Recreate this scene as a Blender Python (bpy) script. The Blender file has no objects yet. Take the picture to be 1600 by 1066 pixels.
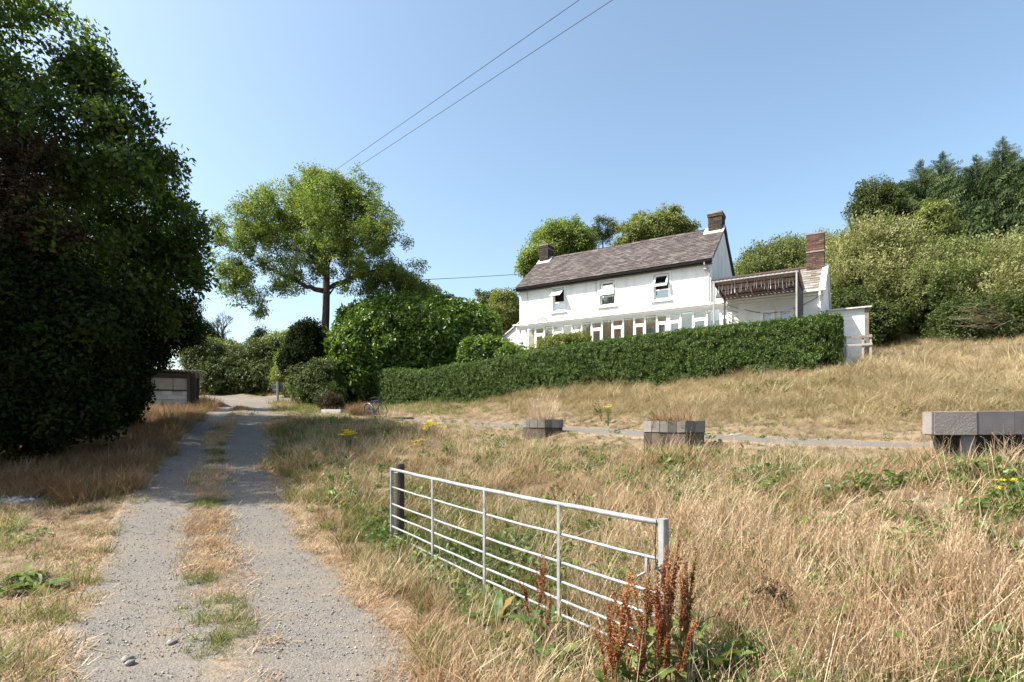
import bpy, math, random
import numpy as np
from mathutils import Vector, Matrix, Euler
R = math.radians
PI = math.pi
S = bpy.context.scene
COL = S.collection
rng = np.random.default_rng(11)
random.seed(7)

# ---------------------------------------------------------------- camera, sky, sun, exposure
F, CX, HY = 866.0, 800.0, 657.0            # focal length in pixels, centre column, horizon row of the 1600 x 1066 photograph
cam = bpy.data.cameras.new('camera')
cam.sensor_width = 36.0
cam.lens = 36.0 * F / 1600.0
cam.shift_y = (HY - 533.0) / 1600.0
cam.clip_start = 0.05
cam.clip_end = 6000.0
camo = bpy.data.objects.new('camera', cam)
COL.objects.link(camo)
camo.location = (0, 0, 0)
camo.rotation_euler = (R(90), 0, 0)
S.camera = camo

SUN_EL = R(50)
SUN_H = Vector((-1.0, -0.17, 0)).normalized()          # horizontal direction towards the sun
world = bpy.data.worlds.new('World')
S.world = world
world.use_nodes = True
nt = world.node_tree
sky = nt.nodes.new('ShaderNodeTexSky')
sky.sky_type = 'NISHITA'
sky.sun_disc = False
sky.sun_elevation = SUN_EL
sky.sun_rotation = math.atan2(SUN_H.x, SUN_H.y)
sky.altitude = 100
sky.air_density = 1.0
sky.dust_density = 2.8
sky.ozone_density = 1.0
bg = nt.nodes['Background']
tint = nt.nodes.new('ShaderNodeMix'); tint.data_type = 'RGBA'; tint.blend_type = 'MULTIPLY'      # white balance of the camera: a little less violet
tint.inputs[0].default_value = 1.0; tint.inputs[7].default_value = (1.0, 1.05, .98, 1)
nt.links.new(sky.outputs['Color'], tint.inputs[6]); nt.links.new(tint.outputs[2], bg.inputs['Color'])
bg.inputs['Strength'].default_value = 0.117

sl = bpy.data.lights.new('sun', 'SUN')
sl.energy = 5.0
sl.angle = R(0.53)
sl.color = (1.0, 0.945, 0.86)
so = bpy.data.objects.new('sun', sl)
COL.objects.link(so)
to_sun = Vector((SUN_H.x * math.cos(SUN_EL), SUN_H.y * math.cos(SUN_EL), math.sin(SUN_EL)))
so.rotation_euler = to_sun.to_track_quat('Z', 'Y').to_euler()
so.location = to_sun * 60

S.view_settings.view_transform = 'Standard'
S.view_settings.look = 'None'
S.view_settings.gamma = 1.0
S.view_settings.use_curve_mapping = False
S.view_settings.exposure = 1.28
S.render.engine = 'CYCLES'
S.cycles.max_bounces = 7
S.cycles.diffuse_bounces = 3
S.cycles.transparent_max_bounces = 12
S.cycles.use_denoising = True

# ---------------------------------------------------------------- helpers: naming
def P(px, py, Y):
    return Vector(((px - CX) / F * Y, Y, (HY - py) / F * Y))

def tag(o, label=None, cat=None, group=None, kind=None):
    if label: o['label'] = label
    if cat: o['category'] = cat
    if group: o['group'] = group
    if kind: o['kind'] = kind
    return o

def thing(name, label, cat, loc=(0, 0, 0), rz=0.0, group=None):
    o = bpy.data.objects.new(name, None)
    o.empty_display_size = 0.1
    COL.objects.link(o)
    o.location = loc
    o.rotation_euler = (0, 0, rz)
    return tag(o, label, cat, group)

def link_mesh(name, me, parent=None, mat=None):
    o = bpy.data.objects.new(name, me)
    COL.objects.link(o)
    if parent is not None: o.parent = parent
    if mat is not None and not me.materials: me.materials.append(mat)
    return o

def copy_tree(o, parent=None):
    c = o.copy(); COL.objects.link(c)
    c.parent = parent
    for ch in o.children: copy_tree(ch, c)
    return c

# ---------------------------------------------------------------- helpers: geometry
class MB:
    """collects boxes, tubes and strips; build() links them as one mesh object"""
    def __init__(s): s.v = []; s.f = []; s.r = []
    def add(s, vs, fs, r=None):
        b = len(s.v); s.v.extend([tuple(v) for v in vs])
        r = random.random() if r is None else r
        for f in fs: s.f.append(tuple(b + i for i in f)); s.r.append(r)
        return s
    def box(s, x0, x1, y0, y1, z0, z1, M=None, r=None, jit=0.0):
        vs = [Vector((x, y, z)) for z in (z0, z1) for y in (y0, y1) for x in (x0, x1)]
        if jit: vs = [v + Vector((random.uniform(-jit, jit), random.uniform(-jit, jit), random.uniform(-jit, jit))) for v in vs]
        if M is not None: vs = [M @ v for v in vs]
        return s.add(vs, [(0, 2, 3, 1), (4, 5, 7, 6), (0, 1, 5, 4), (2, 6, 7, 3), (0, 4, 6, 2), (1, 3, 7, 5)], r)
    def bevbox(s, x0, x1, y0, y1, z0, z1, b=0.006, M=None, r=None):
        # box with chamfered long edges: octagonal section along its longest axis
        d = [x1 - x0, y1 - y0, z1 - z0]; a = d.index(max(d))
        lo = [x0, y0, z0]; hi = [x1, y1, z1]
        u, w = [(1, 2), (2, 0), (0, 1)][a]
        b = min(b, d[u] * .45, d[w] * .45)
        sec = [(lo[u] + b, lo[w]), (hi[u] - b, lo[w]), (hi[u], lo[w] + b), (hi[u], hi[w] - b), (hi[u] - b, hi[w]), (lo[u] + b, hi[w]), (lo[u], hi[w] - b), (lo[u], lo[w] + b)]
        vs = []
        for q in (lo[a], hi[a]):
            for (p1, p2) in sec:
                v = [0, 0, 0]; v[a] = q; v[u] = p1; v[w] = p2; vs.append(Vector(v))
        if M is not None: vs = [M @ v for v in vs]
        fs = [(i, (i + 1) % 8, 8 + (i + 1) % 8, 8 + i) for i in range(8)] + [tuple(range(7, -1, -1)), tuple(range(8, 16))]
        return s.add(vs, fs, r)
    def tube(s, pts, rad, n=8, cap=True, r=None):
        pts = [Vector(p) for p in pts]
        if not hasattr(rad, '__len__'): rad = [rad] * len(pts)
        vs = []; ref = None
        for i, p in enumerate(pts):
            t = (pts[min(i + 1, len(pts) - 1)] - pts[max(i - 1, 0)])
            if t.length < 1e-9: t = Vector((0, 0, 1))
            t.normalize()
            if ref is None:
                ref = Vector((0, 0, 1)) if abs(t.z) < .9 else Vector((1, 0, 0))
            u = (ref - t * ref.dot(t)).normalized(); w = t.cross(u); ref = u
            for k in range(n):
                a = 2 * PI * k / n
                vs.append(p + (u * math.cos(a) + w * math.sin(a)) * rad[i])
        fs = []
        for i in range(len(pts) - 1):
            for k in range(n):
                fs.append((i * n + k, i * n + (k + 1) % n, (i + 1) * n + (k + 1) % n, (i + 1) * n + k))
        if cap:
            fs.append(tuple(range(n - 1, -1, -1))); e = (len(pts) - 1) * n
            fs.append(tuple(range(e, e + n)))
        return s.add(vs, fs, r)
    def mesh(s, name, mat=None, smooth=False):
        me = bpy.data.meshes.new(name)
        me.from_pydata(s.v, [], s.f)
        at = me.attributes.new('rnd', 'FLOAT', 'FACE')
        at.data.foreach_set('value', np.array(s.r, dtype=np.float32))
        if smooth: me.shade_smooth()
        if mat is not None: me.materials.append(mat)
        return me
    def build(s, name, mat, parent=None, smooth=False):
        return link_mesh(name, s.mesh(name, mat, smooth), parent)

def np_mesh(name, V, Fq, mat=None, smooth=False):
    """fast mesh from numpy arrays; Fq (n,3) or (n,4)"""
    me = bpy.data.meshes.new(name)
    V = np.ascontiguousarray(V, dtype=np.float32); Fq = np.ascontiguousarray(Fq, dtype=np.int32)
    n, k = Fq.shape
    me.vertices.add(len(V)); me.vertices.foreach_set('co', V.ravel())
    me.loops.add(n * k); me.loops.foreach_set('vertex_index', Fq.ravel())
    me.polygons.add(n)
    me.polygons.foreach_set('loop_start', np.arange(0, n * k, k, dtype=np.int32))
    me.polygons.foreach_set('loop_total', np.full(n, k, dtype=np.int32))
    me.update(calc_edges=True)
    me.validate()
    if smooth: me.shade_smooth()
    if mat is not None: me.materials.append(mat)
    return me

# scatter: points carry rotation, size and choice of source; the copies are drawn by geometry nodes (stuff only)
_trees = {}
def scatter_tree(key, sources):
    if key in _trees: return _trees[key]
    g = bpy.data.node_groups.new('scatter_' + key, 'GeometryNodeTree')
    g.interface.new_socket('Geometry', in_out='INPUT', socket_type='NodeSocketGeometry')
    g.interface.new_socket('Geometry', in_out='OUTPUT', socket_type='NodeSocketGeometry')
    N = g.nodes; L = g.links
    gi = N.new('NodeGroupInput'); go = N.new('NodeGroupOutput')
    iop = N.new('GeometryNodeInstanceOnPoints')
    jn = N.new('GeometryNodeJoinGeometry')
    for so_ in sources:
        oi = N.new('GeometryNodeObjectInfo'); oi.inputs['Object'].default_value = so_
        oi.inputs['As Instance'].default_value = True
        L.new(oi.outputs['Geometry'], jn.inputs[0])
    def na(nm, ty):
        n = N.new('GeometryNodeInputNamedAttribute'); n.data_type = ty; n.inputs['Name'].default_value = nm
        return [o for o in n.outputs if o.enabled and o.name == 'Attribute'][0]
    L.new(gi.outputs[0], iop.inputs['Points'])
    L.new(jn.outputs[0], iop.inputs['Instance'])
    iop.inputs['Pick Instance'].default_value = True
    L.new(na('idx', 'INT'), iop.inputs['Instance Index'])
    L.new(na('rot', 'FLOAT_VECTOR'), iop.inputs['Rotation'])
    L.new(na('scl', 'FLOAT_VECTOR'), iop.inputs['Scale'])
    L.new(iop.outputs[0], go.inputs[0])
    _trees[key] = g
    return g

def scatter(name, pts, rot, scl, key, sources, parent=None):
    pts = np.asarray(pts, dtype=np.float32); n = len(pts)
    me = bpy.data.meshes.new(name)
    me.vertices.add(n); me.vertices.foreach_set('co', pts.ravel())
    a = me.attributes.new('rot', 'FLOAT_VECTOR', 'POINT'); a.data.foreach_set('vector', np.asarray(rot, dtype=np.float32).ravel())
    scl = np.asarray(scl, dtype=np.float32)
    if scl.ndim == 1: scl = np.repeat(scl[:, None], 3, 1)
    a = me.attributes.new('scl', 'FLOAT_VECTOR', 'POINT'); a.data.foreach_set('vector', scl.ravel())
    a = me.attributes.new('idx', 'INT', 'POINT'); a.data.foreach_set('value', rng.integers(0, len(sources), n).astype(np.int32))
    o = link_mesh(name, me, parent)
    m = o.modifiers.new('scatter', 'NODES'); m.node_group = scatter_tree(key, sources)
    o['kind'] = 'stuff'
    return o

def dir_rot(D, spin=0.6):
    """euler turning +Z onto each direction in D"""
    D = D / (np.linalg.norm(D, axis=1, keepdims=True) + 1e-9)
    th = np.arccos(np.clip(D[:, 2], -1, 1)); ph = np.arctan2(D[:, 1], D[:, 0])
    return np.stack([rng.uniform(-spin, spin, len(D)), th, ph], 1)

def hidden(name, me):
    return bpy.data.objects.new(name, me)

# ---------------------------------------------------------------- materials
def new_mat(name):
    m = bpy.data.materials.new(name); m.use_nodes = True
    return m, m.node_tree, m.node_tree.nodes['Principled BSDF']

def ramp(N, stops):
    r = N.new('ShaderNodeValToRGB')
    el = r.color_ramp.elements
    while len(el) > 1: el.remove(el[-1])
    el[0].position = stops[0][0]; el[0].color = (*stops[0][1], 1)
    for p, c in stops[1:]:
        e = el.new(p); e.color = (*c, 1)
    return r

def plain(name, col, rough=.6, metal=0.0, var=0.12, scale=8.0, bump=0.0, bscale=40.0, coords='Object', cols=None, detail=6, stretch=None, spec=.4):
    """procedural surface: base colour broken up by noise, with a fine bump"""
    m, t, b = new_mat(name); N, L = t.nodes, t.links
    tc = N.new('ShaderNodeTexCoord'); src = tc.outputs[coords]
    if stretch:
        mp = N.new('ShaderNodeMapping'); mp.inputs['Scale'].default_value = stretch
        L.new(src, mp.inputs['Vector']); src = mp.outputs[0]
    n = N.new('ShaderNodeTexNoise'); n.inputs['Scale'].default_value = scale; n.inputs['Detail'].default_value = detail
    n.inputs['Roughness'].default_value = .65
    L.new(src, n.inputs['Vector'])
    if cols is None:
        c = Vector(col); cols = [(.25, c * (1 - var * 1.6)), (.5, c), (.75, c * (1 + var))]
        cols = [(p, tuple(min(1, x) for x in q)) for p, q in cols]
    r = ramp(N, cols); L.new(n.outputs['Fac'], r.inputs['Fac'])
    L.new(r.outputs['Color'], b.inputs['Base Color'])
    b.inputs['Roughness'].default_value = rough; b.inputs['Metallic'].default_value = metal
    b.inputs['Specular IOR Level'].default_value = spec
    if bump:
        n2 = N.new('ShaderNodeTexNoise'); n2.inputs['Scale'].default_value = bscale; n2.inputs['Detail'].default_value = 8
        L.new(src, n2.inputs['Vector'])
        bp = N.new('ShaderNodeBump'); bp.inputs['Strength'].default_value = bump; bp.inputs['Distance'].default_value = .02
        L.new(n2.outputs['Fac'], bp.inputs['Height']); L.new(bp.outputs[0], b.inputs['Normal'])
    return m

def attr_mat(name, stops, rough=.7, noise=.5, nscale=3.0, bump=.3, bscale=30, spec=.3):
    """colour picked per face by the 'rnd' attribute (one value per slate, brick, board), broken up by noise"""
    m, t, b = new_mat(name); N, L = t.nodes, t.links
    a = N.new('ShaderNodeAttribute'); a.attribute_name = 'rnd'
    tc = N.new('ShaderNodeTexCoord')
    n = N.new('ShaderNodeTexNoise'); n.inputs['Scale'].default_value = nscale; n.inputs['Detail'].default_value = 7
    L.new(tc.outputs['Object'], n.inputs['Vector'])
    mx = N.new('ShaderNodeMix'); mx.inputs[0].default_value = noise
    L.new(a.outputs['Fac'], mx.inputs[2]); L.new(n.outputs['Fac'], mx.inputs[3])
    r = ramp(N, stops); L.new(mx.outputs[0], r.inputs['Fac'])
    L.new(r.outputs['Color'], b.inputs['Base Color'])
    b.inputs['Roughness'].default_value = rough; b.inputs['Specular IOR Level'].default_value = spec
    n2 = N.new('ShaderNodeTexNoise'); n2.inputs['Scale'].default_value = bscale; n2.inputs['Detail'].default_value = 8
    L.new(tc.outputs['Object'], n2.inputs['Vector'])
    bp = N.new('ShaderNodeBump'); bp.inputs['Strength'].default_value = bump; bp.inputs['Distance'].default_value = .02
    L.new(n2.outputs['Fac'], bp.inputs['Height']); L.new(bp.outputs[0], b.inputs['Normal'])
    return m

def leaf_mat(name, stops, trans=.35, rough=.5, spec=.35, tcol=1.3, patch=None, pscale=.35):
    """thin leaf or blade: coloured per copy, part of the light passes through it"""
    m, t, b = new_mat(name); N, L = t.nodes, t.links
    oi = N.new('ShaderNodeObjectInfo')
    r = ramp(N, stops); L.new(oi.outputs['Random'], r.inputs['Fac'])
    colr = r.outputs['Color']
    if patch:
        geo = N.new('ShaderNodeNewGeometry')
        n = N.new('ShaderNodeTexNoise'); n.inputs['Scale'].default_value = pscale; n.inputs['Detail'].default_value = 3
        L.new(geo.outputs['Position'], n.inputs['Vector'])
        rp = N.new('ShaderNodeMapRange'); rp.inputs['From Min'].default_value = .42; rp.inputs['From Max'].default_value = .62
        L.new(n.outputs['Fac'], rp.inputs['Value'])
        mx = N.new('ShaderNodeMix'); mx.data_type = 'RGBA'
        mx.inputs[7].default_value = (*patch, 1)
        ml = N.new('ShaderNodeMath'); ml.operation = 'MULTIPLY'; ml.inputs[1].default_value = .7
        L.new(rp.outputs[0], ml.inputs[0]); L.new(ml.outputs[0], mx.inputs[0])
        L.new(colr, mx.inputs[6]); colr = mx.outputs[2]
    L.new(colr, b.inputs['Base Color'])
    b.inputs['Roughness'].default_value = rough; b.inputs['Specular IOR Level'].default_value = spec
    tr = N.new('ShaderNodeBsdfTranslucent')
    hs = N.new('ShaderNodeHueSaturation'); hs.inputs['Value'].default_value = tcol; hs.inputs['Saturation'].default_value = 1.1
    L.new(colr, hs.inputs['Color']); L.new(hs.outputs[0], tr.inputs['Color'])
    ms = N.new('ShaderNodeMixShader'); ms.inputs[0].default_value = trans
    L.new(b.outputs[0], ms.inputs[1]); L.new(tr.outputs[0], ms.inputs[2])
    L.new(ms.outputs[0], N['Material Output'].inputs['Surface'])
    return m

def glass_mat(name, tint=(.9, .95, .95), refl=.08):
    m, t, b = new_mat(name); N, L = t.nodes, t.links
    tr = N.new('ShaderNodeBsdfTransparent'); tr.inputs[0].default_value = (*tint, 1)
    gl = N.new('ShaderNodeBsdfGlossy'); gl.inputs['Roughness'].default_value = .02
    lw = N.new('ShaderNodeFresnel'); lw.inputs['IOR'].default_value = 1.5
    ad = N.new('ShaderNodeMath'); ad.operation = 'ADD'; ad.inputs[1].default_value = refl
    L.new(lw.outputs[0], ad.inputs[0])
    ms = N.new('ShaderNodeMixShader')
    L.new(ad.outputs[0], ms.inputs[0]); L.new(tr.outputs[0], ms.inputs[1]); L.new(gl.outputs[0], ms.inputs[2])
    L.new(ms.outputs[0], N['Material Output'].inputs['Surface'])
    return m

# ---------------------------------------------------------------- terrain
DRIVE = np.array([(8.2, -12, -1.9), (4.2, -7, -1.85), (.25, -1, -1.8), (-1.95, 3.81, -1.79), (-2.65, 5.06, -1.77), (-3.75, 6.9, -1.74), (-4.91, 8.9, -1.44),
                  (-5.85, 10.7, -1.2), (-7.7, 14.4, -.66), (-9.6, 18.6, -.18), (-11.2, 22.5, .2), (-12.9, 26.5, .62), (-15.2, 30, 1.0), (-19, 33, 1.25), (-25, 35, 1.4), (-34, 36, 1.5)], float)
TRACK = np.array([(-10.6, 22.6, .2), (-8.2, 23.0, .16), (-5.0, 21.9, .05), (-2.0, 19.4, -.08), (.9, 16.4, -.22), (3.9, 12.8, -.36), (6.6, 10.3, -.44), (8.8, 9.3, -.46)], float)

def dense(line, step=.25):
    d = np.r_[0, np.cumsum(np.linalg.norm(np.diff(line[:, :2], axis=0), axis=1))]
    # Catmull-Rom resample
    out = []
    n = len(line)
    for i in range(n - 1):
        p0, p1, p2, p3 = line[max(i - 1, 0)], line[i], line[i + 1], line[min(i + 2, n - 1)]
        k = max(2, int((d[i + 1] - d[i]) / step))
        t = np.linspace(0, 1, k, endpoint=False)[:, None]
        out.append(.5 * ((2 * p1) + (-p0 + p2) * t + (2 * p0 - 5 * p1 + 4 * p2 - p3) * t ** 2 + (-p0 + 3 * p1 - 3 * p2 + p3) * t ** 3))
    out.append(line[-1:])
    return np.concatenate(out)
DR, TR = dense(DRIVE), dense(TRACK)

def near_line(x, y, line):
    """distance to a polyline, signed across it (right of travel positive), and the height at the nearest point"""
    x = np.atleast_1d(x).astype(float); y = np.atleast_1d(y).astype(float)
    best = np.full(x.shape, 1e9); zz = np.zeros(x.shape); sg = np.zeros(x.shape)
    A, B = line[:-1:2], None
    pts = line[::2]
    for i in range(len(pts) - 1):
        ax, ay, az = pts[i]; bx, by, bz = pts[i + 1]
        dx, dy = bx - ax, by - ay
        t = np.clip(((x - ax) * dx + (y - ay) * dy) / (dx * dx + dy * dy), 0, 1)
        d = np.hypot(x - ax - t * dx, y - ay - t * dy)
        m = d < best
        best = np.where(m, d, best); zz = np.where(m, az + t * (bz - az), zz)
        s = (x - ax) * dy - (y - ay) * dx
        sg = np.where(m, np.sign(s), sg)
    return best * np.where(sg == 0, 1, sg), zz

CTRL = [
    # left of the drive
    (-5, 3, -1.8), (-8, 6, -1.72), (-12, 9, -1.5), (-9.5, 12, -1.05), (-13, 14, -.8), (-11.5, 17, -.4), (-16, 18, -.3), (-14, 22.5, .15), (-18, 25, .45), (-16.3, 27.5, .58), (-25, 25, .4), (-25, 12, -.8),
    (-9, -2, -1.85), (-4, -6, -1.9), (-20, 3, -1.5), (-20, -15, -2),
    (-21, 40, 2.0), (-14, 39, 2.1), (-9, 38, 2.0), (-12.6, 30, .85), (-9.6, 29, .7), (-30, 45, 2.4), (-17, 36.3, 1.65),
    # right of the drive, foot of the bank and the gate
    (-.6, 3.6, -1.8), (-1.4, 5.6, -1.8), (-2.3, 7.6, -1.74), (-1.72, 7.94, -1.76), (-.4, 5.9, -1.84), (.4, 4.7, -1.86), (1.05, 3.75, -1.88), (1.3, 2.4, -1.8), (2.2, -1, -1.6),
    (2.7, 2.9, -1.38), (1.6, 3.6, -1.66), (1.9, 4.8, -1.5), (3.2, 5.5, -1.2), (.6, 6.6, -1.62), (2.2, 8.2, -1.05), (0, 9.3, -1.32), (-1.6, 9.4, -1.52), (-3.0, 10, -1.25), (4.2, 4.2, -1.0), (4.4, 6.3, -.75),
    (-3.2, 13, -.75), (-5.0, 12.6, -.85), (-6.2, 15.4, -.5), (-7.9, 18.5, -.15), (-1.2, 12.2, -.8), (1.2, 11.2, -.82),
    # lip of the terrace
    (-6.4, 20.6, .10), (-4.15, 18.4, -.04), (-1.9, 16.4, -.24), (.8, 14.3, -.46), (3.07, 10.6, -.62), (5.3, 7.3, -.68), (4.6, 8.6, -.64), (7.5, 4.4, -.6), (10, 1, -.6), (8, -4, -.9),
    # terrace and upper bank
    (9.5, 8, -.36), (12, 5, -.3), (-.9, 20.2, .03), (3.5, 15.0, -.17), (6.9, 12.2, -.26), (10.5, 9.8, -.1), (14, 7.5, .1), (18, 3, .3),
    (-7.7, 29.4, .6), (-4.9, 27.8, .68), (-2.0, 26.0, .84), (1.2, 23.9, 1.1), (4.1, 22.0, 1.22), (7.4, 19.9, 1.36), (10.7, 17.7, 1.52), (14.3, 18.6, 1.78), (18.5, 19.7, 2.25), (25, 20, 3.1), (14, 13.3, .85), (20, 13, 1.6),
    (5.2, 17.9, .5), (0, 22.2, .5), (9.3, 14.4, .6), (28, 8, 2.6),
    # garden and house platform
    (9, 21.5, 2.2), (12.5, 21, 1.95), (9, 24.9, 2.3), (.4, 30.4, 2.25), (-3, 31.5, 2.0), (12, 29, 2.6), (4, 34, 2.6), (14.5, 23, 2.45), (4, 26, 2.1),
    # hill behind
    (18, 25, 3.2), (22, 30, 4.8), (15, 34, 4.5), (26, 38, 8), (14, 44, 7), (34, 42, 10), (36, 26, 6), (0, 46, 4.5), (20, 60, 13), (45, 60, 17), (-15, 55, 3.2), (-40, 60, 3), (0, 70, 7), (-30, 80, 4), (40, 10, 5), (30, -10, 1), (50, 30, 10),
]
_c = np.array(CTRL + [tuple(p) for p in DRIVE] + [tuple(p) for p in TRACK], float)
# thin out controls that sit on top of each other
_keep = []
for i in range(len(_c)):
    if all(np.hypot(*(_c[i, :2] - _c[j, :2])) > .35 for j in _keep): _keep.append(i)
_c = _c[_keep]
_n = len(_c)
_K = -np.sqrt((_c[:, None, 0] - _c[None, :, 0]) ** 2 + (_c[:, None, 1] - _c[None, :, 1]) ** 2 + .16) + np.eye(_n) * .04
_A = np.zeros((_n + 3, _n + 3)); _A[:_n, :_n] = _K
_A[:_n, _n] = 1; _A[:_n, _n + 1:] = _c[:, :2]; _A[_n:, :_n] = _A[:_n, _n:].T
_w = np.linalg.solve(_A, np.r_[_c[:, 2], 0, 0, 0])

_ph = rng.uniform(0, 6.28, (24, 3))
def wob(x, y, f, k=0):
    """cheap smooth noise in about -1..1"""
    s = 0
    for i in range(6):
        a = _ph[(i + k) % 24, 0] * 7.3; q = f * (1 + .55 * i)
        s = s + np.sin(x * q * math.cos(a) + y * q * math.sin(a) + _ph[(i + 2 * k) % 24, 1] + 1.7 * np.sin(y * q * .6 + _ph[(i + k) % 24, 2])) / (1 + .4 * i)
    return s / 2.6

def sstep(a, b, x):
    t = np.clip((x - a) / (b - a), 0, 1); return t * t * (3 - 2 * t)

def zt(x, y):
    x = np.atleast_1d(np.asarray(x, float)); y = np.atleast_1d(np.asarray(y, float))
    sh = x.shape; x = x.ravel(); y = y.ravel()
    z = np.zeros(len(x))
    for i in range(0, len(x), 20000):
        X, Y = x[i:i + 20000], y[i:i + 20000]
        r = np.hypot(X[:, None] - _c[None, :, 0], Y[:, None] - _c[None, :, 1])
        zz = -np.sqrt(r * r + .16) @ _w[:_n] + _w[_n] + X * _w[_n + 1] + Y * _w[_n + 2]
        z[i:i + 20000] = zz
    rr = np.hypot(x, y - 20)
    far = 4 + .0 * x
    z = z * (1 - sstep(70, 130, rr)) + far * sstep(70, 130, rr)
    dd, dz = near_line(x, y, DR); td, tz = near_line(x, y, TR)
    dd = np.abs(dd); td = np.abs(td)
    rough = sstep(1.1, 2.0, dd) * sstep(1.2, 2.2, td) * (1 - sstep(60, 100, rr))
    z = z + rough * ((.05 + .06 * sstep(8, 12, x + y)) * wob(x, y, 1.1) + .03 * wob(x, y, 3.1, 5))
    wd = 1 - sstep(1.15, 2.1, dd); z = z * (1 - wd) + dz * wd
    wt = (1 - sstep(.9, 1.9, td)) * (1 - wd); z = z * (1 - wt) + tz * wt
    # rutted drive: wheel tracks pressed in, crown in the middle
    z = z + wd * .03 * np.exp(-(dd / .28) ** 2)
    return z.reshape(sh)

def zt1(x, y): return float(zt(x, y)[0])

def G(px, py, y0=2.0, y1=60.0):
    """ground point seen at a pixel of the photograph"""
    ys = np.geomspace(y0, y1, 900)
    xs = (px - CX) / F * ys; zs = (HY - py) / F * ys
    d = zs - zt(xs, ys)
    i = np.where(d < 0)[0]
    i = i[0] if len(i) else len(ys) - 1
    return Vector((xs[i], ys[i], float(zt(xs[i], ys[i])[0])))
# ---------------------------------------------------------------- ground, drive and side path
def axis(lo, a, b, hi, fine, grow=1.22):
    c = list(np.arange(a, b + 1e-6, fine)); s = fine
    v = b
    while v < hi: s *= grow; v += s; c.append(v)
    s = fine; v = a; pre = []
    while v > lo: s *= grow; v -= s; pre.append(v)
    return np.array(pre[::-1] + c)
def grid_mesh(name, X, Y, Z, mat):
    ny, nx = X.shape
    i = np.arange(ny * nx).reshape(ny, nx)
    Fq = np.stack([i[:-1, :-1], i[:-1, 1:], i[1:, 1:], i[1:, :-1]], -1).reshape(-1, 4)
    return np_mesh(name, np.stack([X, Y, Z], -1).reshape(-1, 3), Fq, mat, True)

M_SOIL = plain('dry_soil', (.2, .14, .09), .95, scale=2.2, bump=.6, bscale=30, coords='Object', detail=9,
               cols=[(.3, (.07, .052, .035)), (.45, (.125, .092, .06)), (.58, (.20, .152, .10)), (.75, (.09, .075, .045))], spec=.1)
ax_ = axis(-900, -24, 22, 900, .2); ay_ = axis(-300, -4, 44, 1800, .2)
GX, GY = np.meshgrid(ax_, ay_)
GZ = zt(GX, GY)
_dd = np.abs(near_line(GX.ravel(), GY.ravel(), DR)[0]).reshape(GX.shape)
_td = np.abs(near_line(GX.ravel(), GY.ravel(), TR)[0]).reshape(GX.shape)
GZ = GZ - .05 * (1 - sstep(1.0, 1.5, _dd)) - .05 * (1 - sstep(.75, 1.2, _td))      # bed under the gravel
ground = link_mesh('ground', grid_mesh('ground', GX, GY, GZ, M_SOIL)); tag(ground, kind='structure')

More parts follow.
